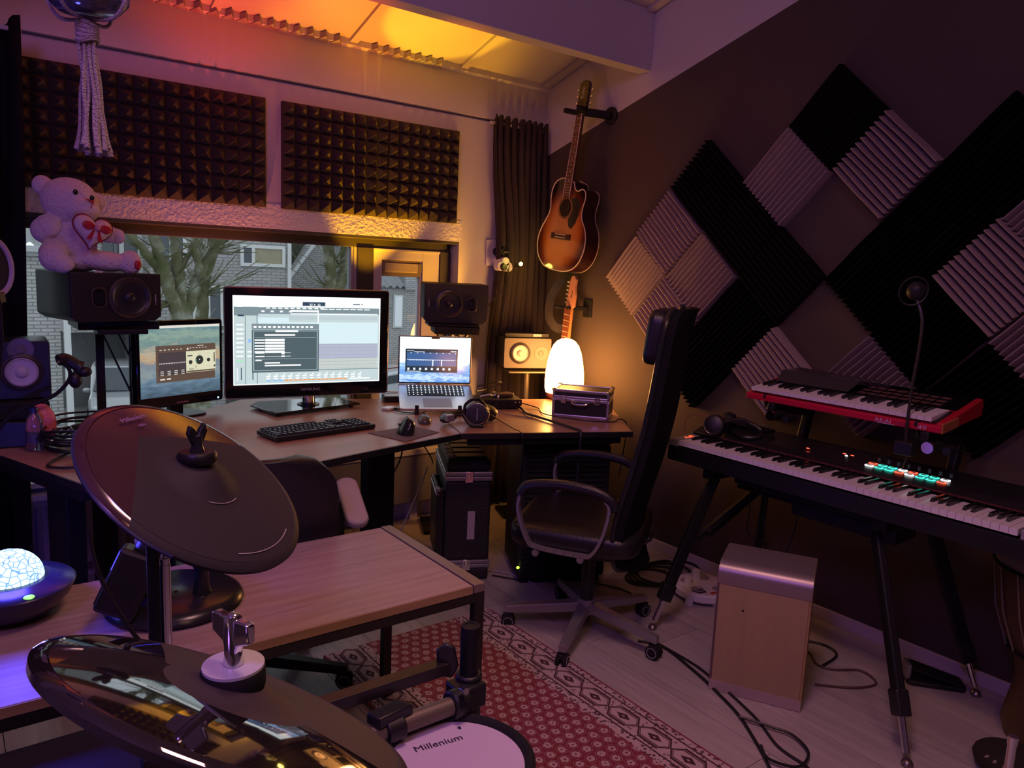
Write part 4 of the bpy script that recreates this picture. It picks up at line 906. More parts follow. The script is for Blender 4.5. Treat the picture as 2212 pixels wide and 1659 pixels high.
for k in range(6): part('tuner',G().cyl((-.008,-.010,.85+k*.023),(-.008,-.018,.85+k*.023),.004,n=8).bar((-.020,-.002,.85+k*.023),(-.036,-.002,.85+k*.023),.006,.008),chrome,eg,0)
part('pickup',G().box(-.035,.035,-.008,0,.22,.24).box(-.035,.035,-.008,0,.29,.31),black,eg,0); part('bridge',G().box(-.04,.04,-.012,0,.13,.16),chrome,eg,0)
hg=thing('guitar_hanger','black wall hanger holding the electric guitar by its pale headstock','hanger',(2.998,3.235,1.235))
part('wall_plate',G().box(-.012,0,-.035,.035,-.05,.05),black,hg,0,.006); part('arm',G().bar((-.012,0,0),(-.10,.03,0),.025,.025),black,hg,0,.004)
part('yoke',G().tube(cr_spline([(-.165,-.005,.006),(-.13,.0,0),(-.10,.03,0),(-.12,.10,0),(-.155,.12,.006)],5),.010,8),rubber,hg)
gs=[]
for p in cr_spline([(2.93,3.36,1.44),(2.90,3.38,1.38),(2.86,3.40,1.30),(2.85,3.41,1.20),(2.87,3.39,1.13),(2.90,3.35,1.11),(2.93,3.32,1.14),(2.95,3.30,1.22)],5): gs.append(p)
g=G()
for a,b in zip(gs,gs[1:]): g.bar(a,b+(b-a)*.15,.052,.004,(-1,-.4,0))
solo('guitar_strap',g,mat('strap_black',(.035,.03,.028),.55),'broad black strap hanging beside the electric guitar headstock','strap',smooth=0)

# ================================================================ OFFICE CHAIRS
def star_base(ch,armm,r,hz,a0,wl=.028,arm_label=None,spin=0):
    part('hub',G().lathe([(0,hz-.03),(.035,hz-.03),(.040,hz),(.036,hz+.03),(0,hz+.03)],24),armm,ch)
    for k in range(5):
        a=R(a0+72*k); c,s=math.cos(a),math.sin(a)
        M=Matrix(((c,-s,0,0),(s,c,0,0),(0,0,1,0),(0,0,0,1)))
        g=G().add([(.02,-.024,hz+.02),(.02,.024,hz+.02),(r,.014,hz-.022),(r,-.014,hz-.022),(.02,-.024,hz-.02),(.02,.024,hz-.02),(r,.014,hz-.052),(r,-.014,hz-.052)],[(0,3,2,1),(4,5,6,7),(0,1,5,4),(1,2,6,5),(2,3,7,6),(3,0,4,7)],M)
        part('base_arm',g,armm,ch,0,.003)
        cg=part('caster',G().cyl(M@V(r-.012,-.021,wl),M@V(r-.012,-.006,wl),wl,n=24).cyl(M@V(r-.012,.006,wl),M@V(r-.012,.021,wl),wl,n=24).cyl(M@V(r-.012,-.006,wl),M@V(r-.012,.006,wl),.010),rubber,ch,35,.003)
        part('fork',G().cyl(M@V(r-.012,0,wl),M@V(r-.012,0,hz-.04),.007).box(r-.034,r+.010,-.008,.008,wl+.012,wl+.030,M),black,ch,35,.002)
        for sy in (-1,1): part('wheel_ring',G().tube([M@V(r-.012+.019*math.cos(t*PI/12),sy*.0215,wl+.019*math.sin(t*PI/12)) for t in range(24)],.0016,6,closed=True),grey_p,cg)
c2=thing('office_chair','tall black high-backed office chair with silver-grey base and looped armrests','chair',(2.03,2.10,0),R(34.8))
star_base(c2,mat('base_grey',(.36,.34,.36),.35,metal=.6),.325,.115,68-34.8)
part('gas_lift',G().cyl((0,0,.05),(0,0,.32),.016).cyl((0,0,.13),(0,0,.36),.026),black,c2)
part('mechanism',G().box(-.09,.09,-.16,.14,.34,.40).bar((.10,.06,.37),(.22,.06,.365),.016,.012).bar((.0,-.12,.36),(.0,-.24,.44),.08,.02),black,c2,0,.01)
def rsheet(w,d,rr_,n=6): return rnd(w,d,rr_,n)
g=G()
lay=[(.405,.90),(.415,.97),(.440,1.0),(.470,1.0),(.490,.965),(.497,.86),(.499,.5)]
o_=rsheet(.50,.50,.09,6); vs=[];fs=[]; nn=len(o_)
for z,s in lay: vs+=[(x*s,y*s+.03,z+.006*math.sin(x*9)*(1 if z>.48 else 0)) for x,y in o_]
for j in range(len(lay)-1):
    for k in range(nn): fs.append((j*nn+k,j*nn+(k+1)%nn,(j+1)*nn+(k+1)%nn,(j+1)*nn+k))
fs.append(tuple(range(nn-1,-1,-1))); fs.append(tuple((len(lay)-1)*nn+k for k in range(nn)))
part('seat',g.add(vs,fs),leather,c2,60)
# backrest: curved shell from the seat to the headrest
prof=[(.335,-.205,.12),(.36,-.19,.19),(.42,-.175,.225),(.52,-.175,.24),(.62,-.195,.245),(.74,-.225,.245),(.88,-.255,.24),(1.02,-.275,.235),(1.16,-.29,.225),(1.28,-.305,.21),(1.325,-.32,.16)]
P=cr_spline([(y,z,w) for z,y,w in prof],4)
def shell(off,thk,ws=1):
    vs=[];fs=[]; n=10
    for p in P:
        y,z,w=p
        for i in range(n+1):
            u=-1+2*i/n; vs.append((u*w*ws,y+off+.045*(abs(u)**2.2),z))
        for i in range(n,-1,-1):
            u=-1+2*i/n; vs.append((u*w*ws,y+off-thk+.045*(abs(u)**2.2)*.9,z))
    m=2*(n+1)
    for j in range(len(P)-1):
        for i in range(m): fs.append((j*m+i,j*m+(i+1)%m,(j+1)*m+(i+1)%m,(j+1)*m+i))
    fs.append(tuple(range(m-1,-1,-1))); fs.append(tuple((len(P)-1)*m+i for i in range(m)))
    return G().add(vs,fs)
part('backrest',shell(0,.032),mesh_black,c2,60)
part('back_frame',G().tube([(w,y+.045,z) for y,z,w in P],.011,8).tube([(-w,y+.045,z) for y,z,w in P],.011,8),mat('frame_black',(.015,.015,.017),.28),c2)
part('headrest',G().prism(rnd(.30,.20,.045,6),-.06,.01,Matrix.Translation((0,-.24,1.215))@Matrix.Rotation(R(6),4,'X')@Rt),leather,c2,60,.022,seg=4)
for sx in (-1,1):
    x=sx*.262
    lp_=[(x,.215,.635),(x,.225,.56),(x,.185,.45),(x,.14,.425),(x,-.02,.418),(x,-.06,.43),(x,-.095,.50),(x,-.115,.60),(x,-.10,.635)]
    f_=cr_spline(lp_,5); g=G()
    for a,b in zip(f_,f_[1:]): g.bar(a,b+(b-a)*.12,.011,.026,(1,0,0))
    part('armrest_loop',g,MATS['base_grey'],c2,50)
    part('armrest_pad',G().tube(cr_spline([(x,.222,.615),(x,.19,.655),(x,.08,.672),(x,-.05,.665),(x,-.12,.635),(x,-.135,.60)],5),[.010]+[.019]*24+[.012],10),leather,c2)
    for y in (.15,-.02): part('bolt',G().cyl((sx*.245,y,.405),(sx*.275,y,.405),.013,n=16),MATS['base_grey'],c2)
c1=thing('office_chair','low black office chair with grey armrests behind the foreground table','chair',(.80,2.41,0),R(-12))
star_base(c1,black,.31,.10,-22)
part('gas_lift',G().cyl((0,0,.06),(0,0,.36),.022),black,c1)
vs=[];fs=[]
for z,s in lay: vs+=[(x*s*.98,y*s*.9+.04,z-.03) for x,y in o_]
for j in range(len(lay)-1):
    for k in range(nn): fs.append((j*nn+k,j*nn+(k+1)%nn,(j+1)*nn+(k+1)%nn,(j+1)*nn+k))
fs.append(tuple(range(nn-1,-1,-1))); fs.append(tuple((len(lay)-1)*nn+k for k in range(nn)))
part('seat',G().add(vs,fs),leather,c1,60)
P=cr_spline([(-.20,.40,.14),(-.19,.45,.19),(-.185,.55,.225),(-.19,.66,.232),(-.20,.76,.22),(-.21,.82,.17),(-.215,.842,.11)],4)
part('backrest',shell(0,.05),leather,c1,60)
part('back_bracket',G().bar((0,-.25,.60),(0,-.24,.38),.06,.015).bar((0,-.24,.38),(0,.0,.36),.06,.015),black,c1,0,.004)
for sx in (-1,1):
    part('armrest_pad',G().prism(rnd(.075,.24,.034,6),0,.032,Matrix.Translation((sx*.315,-.02,.610))@Matrix.Rotation(R(24),4,'X')),mat('arm_grey',(.42,.36,.35),.6),c1,50,.010,seg=3)
    part('armrest_post',G().bar((sx*.27,.0,.63),(sx*.27,-.02,.40),.045,.03,(0,1,0)).bar((sx*.27,-.02,.41),(sx*.12,.0,.39),.04,.02),black,c1,0,.006)

# ================================================================ KEYBOARDS ON THE RIGHT
pn=thing('stage_piano','long black 88-key stage piano on a stand along the dark wall','piano',(2.37,1.975,0))
# local: x towards the wall, keys run to -y
BL=1.30
prof=[(0,.697),(0,.752),(.006,.757),(.006,.697)]
part('case',G().box(0,.335,-BL+.035,.055,.697,.757).box(.150,.335,-BL+.035,.055,.757,.797).add([(.150,.055,.797),(.150,-BL+.035,.797),(.19,-BL+.035,.812),(.19,.055,.812),(.335,.055,.835),(.335,-BL+.035,.835),(.335,.055,.79),(.335,-BL+.035,.79),(.150,.055,.79),(.150,-BL+.035,.79)],[(0,1,2,3),(3,2,5,4),(0,3,4,6,8),(1,9,7,5,2),(0,8,9,1),(4,5,7,6)]),mat('piano_black',(.013,.013,.015),.33),pn,0,.003)
part('end_block',G().box(-.002,.150,.004,.055,.757,.786),grey_p,pn,0,.004); part('end_block',G().box(-.002,.150,-BL+.035,-1.226,.757,.786),grey_p,pn,0,.004)
kw=.02345
wk=G().box(.0,.152,-kw/2+.0006,kw/2-.0006,.765,.7845).mesh('white_key',white_key,0)
bk=G().add([(.052,-.0055,.784),(.152,-.0055,.784),(.152,.0055,.784),(.052,.0055,.784),(.060,-.0042,.796),(.152,-.0042,.796),(.152,.0042,.796),(.060,.0042,.796)],[(4,5,6,7),(0,1,5,4),(1,2,6,5),(2,3,7,6),(3,0,4,7)]).mesh('black_key',black_key,0)
for i in range(52):
    o=D.objects.new('white_key',wk); COL.objects.link(o); o.parent=pn; o.location=(0,-(i+.5)*kw,0)
    if i<51 and (i%7) not in (1,4):
        o=D.objects.new('black_key',bk); COL.objects.link(o); o.parent=pn; o.location=(0,-(i+1)*kw,0)
part('felt_strip',G().box(.150,.153,-1.225,.0,.786,.7995),mat('felt_red',(.10,.02,.02),.9),pn,0)
part('wheel_lamp',G().add([(.085,.016,.7865),(.11,.012,.7865),(.10,.040,.7865)],[(0,1,2)]).add([(.055,.012,.7865),(.085,.010,.7865),(.07,.034,.7865)],[(0,1,2)]).add([(.09,.018,.790),(.108,.014,.790),(.10,.034,.790)],[(0,2,1)]),emi('red_led',(1,.08,.03),2.2),pn,0)
cols=['w','r','t','t','t','t','w','r','r','w','t','t','t','t','w','r']
EM_={'w':emi('pad_white',(1,1,1),2.2),'r':emi('pad_red',(1,.10,.05),2.0),'t':emi('pad_teal',(.06,.85,.62),1.7)}
padk=mat('pad_grey_dark',(.10,.10,.10),.5)
for i in range(8):
    y=-.682-i*.0345; col_=[('w','r'),('t','t'),('t','t'),('r','w'),('w','r'),('t','t'),('t','t'),('r','w')][i]
    for j in (0,1):
        x=.200+j*.026; z=.8135+.0041*j+.002
        p_=part('pad',G().prism(rnd(.020,.027,.004,2,x,y),z,z+.0025),EM_[col_[j]],pn,0)
        part('pad_centre',G().prism(rnd(.011,.017,.003,2,x,y),z+.0026,z+.0032),padk,p_,0)
    part('knob',G().cyl((.268,y,.822),(.268,y,.836),.0065,.005,14).box(.266,.270,y-.001,y+.006,.836,.8365),mat('knob_grey',(.06,.08,.08),.4),pn)
for x,y in ((.215,-.436),(.262,-.555),(.262,-.585)): part('button_light',G().ell((x,y,.823),(.004,.008,.002),10),EM_['r'],pn)
part('button_light',G().ell((.245,-.572,.822),(.003,.006,.002),10),EM_['w'],pn)
text('model_digits','USB',.004,grey_p,pn,Matrix.Translation((.30,-.2,.833))@Matrix.Rotation(R(-90),4,'Z'))
sd=thing('keyboard_stand','black folding two-tier keyboard stand with adjustable splayed legs','stand',(0,0,0))
def leg(a,b,foot=True):
    a=V(*a);b=V(*b);d=b-a
    lg=part('leg',G().bar(a,a+d*.80,.030,.045),blackm,sd,0,.006)
    part('sleeve',G().bar(a+d*.72,a+d*.83,.042,.055),black,lg,0,.006)
    if foot:
        part('foot_rod',G().tube([a+d*.82,b-d.normalized()*.02],.011,12),chrome,lg); part('foot_knob',G().lathe([(0,0),(.016,.002),(.018,.010),(.014,.018),(.008,.022),(0,.022)],16,Matrix.Translation((b.x,b.y,.001))),mat('foot_bronze',(.25,.22,.2),.3,metal=.8),lg)
leg((2.47,1.86,.655),(2.283,1.965,.02)); leg((2.47,1.20,.655),(2.277,.925,.02)); leg((2.74,1.80,.655),(2.90,1.93,.02)); leg((2.74,1.15,.655),(2.90,.98,.02))
part('rail',G().box(2.40,2.80,1.82,1.87,.650,.695),blackm,sd,0,.005); part('rail',G().box(2.40,2.80,1.13,1.18,.650,.695),blackm,sd,0,.005)
part('cross_beam',G().box(2.56,2.63,1.18,1.82,.60,.655),blackm,sd,0,.006); part('cross_beam',G().bar((2.43,1.84,.42),(2.80,1.84,.58),.02,.03).bar((2.40,1.87,.40),(2.72,1.78,.62),.02,.025),blackm,sd,0,.004)
part('under_box',G().prism([(2.45,1.50),(2.60,1.50),(2.60,1.12),(2.45,1.12)],.60,.655).box(2.44,2.47,1.10,1.75,.655,.697),blackm,sd,0,.008)
for y in (1.70,1.12):
    ar=part('upper_arm',G().bar((2.76,y,.66),(2.84,y,.93),.045,.03,(0,1,0)).bar((2.86,y,.915),(2.56,y,.955),.030,.035),blackm,sd,0,.006)
    part('arm_tube',G().cyl((2.60,y-.035,.93),(2.52,y-.035,.93),.016).cyl((2.60,y-.08,.925),(2.545,y-.08,.925),.013),black,ar); part('tube_cap',G().cyl((2.52,y-.035,.93),(2.512,y-.035,.93),.019),chrome,ar)
    part('stop',G().bar((2.585,y+.03,.95),(2.565,y+.03,1.0),.012,.020),black,ar,0,.004)
ak=thing('synth_keyboard','red 49-key controller keyboard on the upper tier of the stand','keyboard',M=Mz(2.575,1.815,.972,0)@Matrix.Rotation(R(-7),4,'Y'))
AL=.745
part('shell',G().add([(0,0,.0),(0,-AL,.0),(.012,-AL,.032),(.012,0,.032),(.29,0,.062),(.29,-AL,.062),(.29,0,.0),(.29,-AL,.0),(.30,0,.04),(.30,-AL,.04)],[(0,1,2,3),(3,2,5,4),(4,5,9,8),(8,9,7,6),(0,6,7,1),(0,3,4,8,6),(1,7,9,5,2)]),red_p,ak,0,.004)
part('front_lip',G().box(-.012,.006,-AL,0,.002,.026),mat('red_lip',(.55,.012,.05),.3),ak,0,.004); part('end_cap',G().box(-.0125,.10,-AL-.006,-AL,.003,.036),mat('cap_amber',(.45,.14,.05),.45),ak,0,.002)
part('key_bed',G().add([(.004,-.018,.0335),(.004,-.722,.0335),(.125,-.722,.0455),(.125,-.018,.0455)],[(0,1,2,3)]),black,ak,0)
part('control_panel',G().add([(.135,-.02,.0475),(.135,-.725,.0475),(.285,-.725,.0635),(.285,-.02,.0635)],[(0,1,2,3)]),blackg,ak,0)
aw=.0238
wk2=G().box(0,.125,-aw/2+.0006,aw/2-.0006,.033,.047).mesh('white_key',white_key,0)
bk2=G().box(.045,.125,-.0052,.0052,.047,.058).mesh('black_key',black_key,0)
for i in range(29):
    o=D.objects.new('white_key',wk2); COL.objects.link(o); o.parent=ak; o.location=(-.004,-.020-(i+.5)*aw,.003)
    if i<28 and (i%7) not in (2,6):
        o=D.objects.new('black_key',bk2); COL.objects.link(o); o.parent=ak; o.location=(-.004,-.020-(i+1)*aw,.003)
g=G()
for i in range(8):
    for j in range(3): g.box(.15+.035*j,.172+.035*j,-.40-.038*i,-.37-.038*i,.0515+.0038*j,.0535+.0038*j)
part('control_pads',g,mat('pad_brown',(.14,.07,.06),.5),ak,0,kind='stuff')
part('cover',G().add([(.10,-.06,.062),(.10,-.36,.062),(.16,-.38,.095),(.16,-.05,.095),(.28,-.40,.075),(.28,-.05,.085)],[(0,1,2,3),(3,2,4,5)]),mat('film_dark',(.03,.028,.03),.12),ak,0)
FM=Matrix.Translation((-.0128,0,.013))@Matrix.Rotation(R(-90),4,'Z')@Matrix.Rotation(R(90),4,'X')
lil=mat('print_lilac',(.62,.40,.62),.4,emit=(.5,.25,.6),es=0.0)
text('brand','AKAI',.020,lil,ak,Matrix.Translation((0,-.555,0))@FM,sx=1.3); text('series','MAX',.015,mat('print_dim',(.30,.05,.12),.4),ak,Matrix.Translation((0,-.62,0))@FM,sx=1.1); text('model','49',.022,lil,ak,Matrix.Translation((0,-.685,0))@FM,sx=1.4)
part('brand_underline',G().box(-.0131,-.0125,-.595,-.535,.003,.0055),lil,ak,0)
h2=thing('headphones','black headphones lying on the left end of the long piano','headphones',(2.53,1.885,.815))
M=frame_from((-.035,.02,.035),(-.86,-.42,.25),(.42,-.86,0))
part('ear_cup',G().lathe([(0,.020),(.032,.021),(.040,.016),(.043,.004),(.043,-.012),(0,-.012)],28,M),black,h2,40)
part('ring',G().tube([M@V(.038*math.cos(t*PI/14),.038*math.sin(t*PI/14),.018) for t in range(28)],.002,6,closed=True),mat('ring_black',(.05,.04,.04),.2),h2)
part('ear_pad',G().lathe([(.040,-.012),(.046,-.02),(.045,-.034),(.03,-.036)],28,M),leather,h2,50)
M=frame_from((.03,.01,.045),(-.3,.9,.3),(1,0,0))
part('ear_cup',G().lathe([(0,.02),(.032,.02),(.043,.004),(.043,-.02),(.03,-.03),(0,-.03)],28,M),black,h2,40)
part('headband',G().tube(cr_spline([(-.03,-.02,.055),(.02,-.05,.065),(.06,-.09,.050),(.075,-.125,.028),(.05,-.135,.010),(.01,-.10,.004),(.02,-.04,.015),(.04,.0,.03)],7),.010,8),leather,h2)
part('slider',G().bar((.0,-.035,.062),(.045,-.075,.060),.022,.02),black,h2,0,.003)
cable('thin brown cable looping up from the piano to the headphones',[(2.445,2.01,.80),(2.46,2.02,.86),(2.50,1.98,.88),(2.52,1.92,.87)],.0022,mat('brown_cable',(.25,.09,.07),.5))
solo('music_rest',frame_edges(2.60,2.66,1.74,2.0,.838,.846,.008),black,'low black wire rest on the left rear of the piano','music rest',smooth=0)
mk=thing('microphone','dark microphone with gooseneck clamped in front of the right black tiles','microphone',(0,0,0))
part('head',G().lathe([(0,-.03),(.022,-.025),(.030,-.008),(.030,.012),(.020,.028),(0,.034)],24,frame_from((2.55,1.195,1.425),(-.7,-.5,.3),(0,0,1))),mat('mic_black',(.010,.010,.012),.5),mk,60)
part('ring',G().tube([V(2.53,1.195,1.425)+V(.4*.045,-.6*.045,.1*.045)*math.cos(t*PI/14)*1.3+V(0,0,.045)*math.sin(t*PI/14) for t in range(28)],.003,6,closed=True),MATS['mic_black'],mk)
part('gooseneck',G().tube(cr_spline([(2.55,1.19,1.40),(2.55,1.165,1.33),(2.55,1.165,1.22),(2.55,1.172,1.10),(2.55,1.172,.95),(2.555,1.165,.90)],6),.0055,8),mat('gooseneck_dark',(.03,.025,.022),.35),mk)
part('clamp',G().box(2.53,2.575,1.14,1.20,.885,.93),black,mk,0,.004)
cable('thin black cable hanging from the microphone clamp to the piano',[(2.55,1.16,.89),(2.56,1.17,.86),(2.57,1.18,.835)],.002)
for k,(pts,lab) in enumerate([([(2.60,1.78,.66),(2.62,1.79,.5),(2.64,1.80,.40),(2.70,1.74,.36)],'black cable hanging under the piano, left one'),([(2.66,1.74,.66),(2.67,1.75,.45),(2.70,1.74,.30),(2.72,1.73,.12)],'black cable hanging under the piano, middle one'),([(2.68,1.62,.60),(2.69,1.62,.48),(2.67,1.64,.36)],'black cable hanging under the piano, right one')]): cable(lab,pts,.003)

# ================================================================ ON THE FLOOR, RIGHT SIDE
bx_=thing('wooden_box_stool','birch veneer box with a rounded violet-sheened top standing on the floor','box',(2.111,1.541,0),R(-61.5))
w,d,h=.305,.25,.470; r_=.045
pts=[(0,0.002),(0,h-r_)]+[(r_-r_*math.cos(t*PI/16),h-r_+r_*math.sin(t*PI/16)) for t in range(1,9)]+[(d-.03,h),(d,h-.03),(d,0.002)]
XM=Matrix(((0,0,1,0),(1,0,0,0),(0,1,0,0),(0,0,0,1)))
part('body',G().prism(pts,0.006,w-.006,XM),ply,bx_,35,.002)
g=G(); wd=[(0,h-r_-.028),(0,h-r_)]+[(r_-r_*math.cos(t*PI/16),h-r_+r_*math.sin(t*PI/16)) for t in range(1,9)]+[(d-.03,h)]
vs=[(-.001,(p[0] if i else 0)-.0015*(1 if p[0]<.01 else 0),p[1]+.0015) for i,p in enumerate(wd)]; n=len(wd)
vs=[(x0,p[0]-.0015*(1-p[0]/r_ if p[0]<r_ else 0),p[1]+.0015*(1 if p[1]>h-r_ else 0)) for x0 in (0,w) for p in wd]
part('metal_top',G().add(vs,[(i,i+1,n+i+1,n+i) for i in range(n-1)]),mat('brushed_top',(.34,.28,.28),.36,metal=.55),bx_,60)
part('edge_strip',G().prism(pts,-.001,.006,XM),mat('edge_plum',(.12,.07,.08),.5),bx_,35); part('edge_strip',G().prism(pts,w-.006,w+.001,XM),edge_w,bx_,35)
part('foot_band',G().box(.0,w,-.0015,.01,.002,.040),mat('foot_rose',(.42,.31,.30),.5),bx_,0)
part('screw_hole',G().cyl((w*.30,-.001,h*.67),(w*.30,.002,h*.67),.004,n=10),black,bx_)
ps=thing('power_strip','round white power strip on the floor behind the piano stand leg','power strip',(2.73,2.07,0))
part('body',G().lathe([(0,.015),(.125,.015),(.135,.025),(.135,.05),(.128,.057),(0,.057)],36),white_p,ps,40); 
part('foot',G().box(-.145,-.125,-.05,-.02,0,.05).box(.05,.09,.05,.09,0,.016).box(-.05,-.02,-.12,-.09,0,.016),white_p,ps,0,.003)
for k in range(4):
    a=R(40+80*k); part('outlet',G().lathe([(.0,.0575),(.022,.0575),(.026,.062),(.029,.0575)],20,Matrix.Translation((.075*math.cos(a),.075*math.sin(a),0))),mat('outlet_grey',(.35,.3,.3),.5),ps,40)
part('switch',G().box(-.06,-.03,-.10,-.085,.057,.061),mat('switch_red',(.5,.08,.05),.4),ps,0); part('plug',G().cyl((.02,.06,.057),(.02,.06,.10),.022,.018).cyl((-.06,.04,.057),(-.06,.04,.085),.02,.016),white_p,ps)
part('dark_vent',G().prism([(-.11,-.02),(-.05,-.035),(-.06,-.07),(-.10,-.06)],.0572,.058),MATS['case_panel'],ps,0)
rr=random.Random(5)
for k in range(4):
    cx,cy=2.66+.03*k,2.34-.015*k; a,b=.12+.02*k,.09+.01*k
    cable(['outermost','second','third','innermost'][3-k]+' loop of black cable by the skirting behind the tall chair',[(cx+a*math.cos(t*PI/5+k),cy+b*math.sin(t*PI/5+k),.008+.008*k) for t in range(11)],.006,k=5)
cable('pale cable arching over the black cable loops',[(2.52,2.45,.02),(2.60,2.40,.05),(2.70,2.33,.10),(2.80,2.20,.08),(2.82,2.12,.06)],.003,cable_w)
cable('black power cable running along the floor from chair to box, outer one',[(2.15,1.92,.006),(2.198,1.832,.006),(2.15,1.62,.006),(2.099,1.472,.006),(2.05,1.36,.006),(1.962,1.226,.006),(1.91,1.157,.006),(1.85,1.08,.006)],.0055)
cable('black power cable running along the floor past the box, inner one',[(2.18,1.90,.018),(2.20,1.80,.006),(2.185,1.62,.006),(2.10,1.35,.006),(2.02,1.20,.006),(2.005,1.094,.006),(1.97,1.0,.006)],.0045)
cable('black cable loop lying at the bottom of the picture',[(2.04,1.36,.014),(2.08,1.27,.014),(2.10,1.20,.014),(2.06,1.12,.014),(1.97,1.10,.014),(1.93,1.17,.014),(1.96,1.22,.02)],.0045)
cable('thin brown cable curling on the floor right of the box',[(2.52,1.62,.006),(2.60,1.60,.006),(2.66,1.50,.006),(2.60,1.42,.006),(2.62,1.36,.006),(2.70,1.30,.006),(2.66,1.22,.006),(2.56,1.25,.006),(2.46,1.34,.006)],.004,mat('brown_cable2',(.10,.05,.045),.5))
cable('black cable loop between the box and the wall',[(2.45,1.62,.006),(2.62,1.62,.006),(2.76,1.52,.006),(2.74,1.42,.006),(2.60,1.40,.006)],.005)
cable('thin black cable on the floor under the tall chair',[(2.03,2.75,.006),(2.15,2.60,.006),(2.3,2.55,.006),(2.45,2.30,.006),(2.40,2.10,.006)],.0035)
cable('thin grey cable on the floor right of the flight case',[(1.98,2.86,.01),(2.06,2.80,.006),(2.12,2.70,.006),(2.14,2.55,.006)],.0035,cable_w)
pd=thing('foot_pedal','black foot pedal by the skirting under the piano','pedal',(2.86,1.11,0),R(40))
part('base',G().prism(rnd(.10,.20,.02),.001,.018),black,pd,35,.003); part('treadle',G().add([(-.04,-.09,.02),(.04,-.09,.02),(.04,.08,.065),(-.04,.08,.065),(-.04,-.09,.012),(.04,-.09,.012),(.04,.08,.052),(-.04,.08,.052)],[(0,1,2,3),(7,6,5,4),(0,4,5,1),(1,5,6,2),(2,6,7,3),(3,7,4,0)]),rubber,pd,0,.004); part('plate',G().box(-.03,.03,.085,.10,.01,.07),alu_d,pd,0,.003)
dr=thing('hand_drum','dark wooden rope-tuned hand drum at the right edge of the picture','drum',(2.79,.745,0))
part('shell',G().lathe([(.10,.001),(.115,.05),(.09,.20),(.10,.26),(.16,.40),(.185,.55),(.18,.62)],40),mat('drum_wood',(.10,.055,.02),.5,vary=.3),dr,50)
part('skin',G().lathe([(0,.622),(.18,.622),(.186,.615),(.188,.58)],40),mat('drum_skin',(.30,.24,.16),.7),dr,40)
for z in (.58,.30): part('ring',G().tube([((.192 if z>.5 else .125)*math.cos(t*PI/20),(.192 if z>.5 else .125)*math.sin(t*PI/20),z) for t in range(40)],.006,6,closed=True),blackm,dr)
for k in range(16):
    a=2*PI*k/16; part('rope',G().tube([(.19*math.cos(a),.19*math.sin(a),.575),(.172*math.cos(a+.08),.172*math.sin(a+.08),.43),(.13*math.cos(a+.16),.13*math.sin(a+.16),.305)],.0035,5),mat('rope_tan',(.22,.17,.10),.8),dr)
sa=thing('patterned_bag','dark bag with pale leaf pattern on the floor at the right edge','bag',(2.50,.72,0))
part('cloth',G().ell((0,0,.045),(.10,.11,.045),24),mat('bag_dark',(.02,.014,.009),.9,vary=.6),sa,60)
g=G()
for k in range(9): a=R(150+k*16); g.ell((.078*math.cos(a),.086*math.sin(a),.066),(.018,.006,.005),8,rot=Matrix.Rotation(a,3,'Z'))
part('leaf_print',g,mat('leaf_pale',(.30,.27,.20),.8),sa,kind='stuff')
rd_=thing('chrome_rod','upright chrome rod at the lower right edge','rod',(1.75,.512,0))
part('tube',G().cyl((0,0,.02),(0,0,.515),.0085).cyl((0,0,.50),(0,0,.518),.010),chrome,rd_); part('foot',G().lathe([(0,0),(.05,0),(.05,.012),(.012,.025),(0,.025)],24),black,rd_)
# ---- rug
rug=mat('oriental_rug',(.2,.01,.03),.95,sheen=.2); n=rug.node_tree.nodes; L_=rug.node_tree.links; bs=n['Principled BSDF']
def N(t,**k):
    q=n.new(t)
    for a,b in k.items(): setattr(q,a,b)
    return q
def MT(op,a,b=None,c=None):
    q=N('ShaderNodeMath',operation=op)
    for i,x in enumerate((a,b,c)):
        if x is None: continue
        if isinstance(x,(int,float)): q.inputs[i].default_value=x
        else: L_.new(x,q.inputs[i])
    return q.outputs[0]
tc=N('ShaderNodeTexCoord'); sx=N('ShaderNodeSeparateXYZ'); L_.new(tc.outputs['Object'],sx.inputs[0]); X_,Y_=sx.outputs[0],sx.outputs[1]
def mixc(f,a,b):
    q=N('ShaderNodeMix',data_type='RGBA'); L_.new(f,q.inputs[0])
    for i,x in ((6,a),(7,b)):
        if isinstance(x,tuple): q.inputs[i].default_value=(*x,1)
        else: L_.new(x,q.inputs[i])
    return q.outputs[2]
red=(.21,.012,.028); dark=(.055,.010,.018); pink=(.52,.40,.38)
ry=MT('FLOOR',MT('DIVIDE',Y_,.040)); sh=MT('MULTIPLY',MT('MODULO',MT('ABSOLUTE',ry),2),.5)
fx=MT('SUBTRACT',MT('FRACT',MT('ADD',MT('DIVIDE',X_,.044),sh)),.5); fy=MT('SUBTRACT',MT('FRACT',MT('DIVIDE',Y_,.040)),.5)
dd=MT('SQRT',MT('ADD',MT('POWER',MT('MULTIPLY',fx,1.15),2),MT('POWER',fy,2)))
no=N('ShaderNodeTexNoise'); no.inputs['Scale'].default_value=160; L_.new(tc.outputs['Object'],no.inputs['Vector'])
dn=MT('ADD',dd,MT('MULTIPLY',MT('SUBTRACT',no.outputs[0],.5),.30))
dot=MT('MULTIPLY',MT('LESS_THAN',dn,.33),MT('GREATER_THAN',dn,.10)); ring_=MT('MULTIPLY',MT('LESS_THAN',dn,.50),MT('GREATER_THAN',dn,.44))
field=mixc(MT('MULTIPLY',dot,.85),mixc(MT('MULTIPLY',ring_,.35),red,pink),pink)
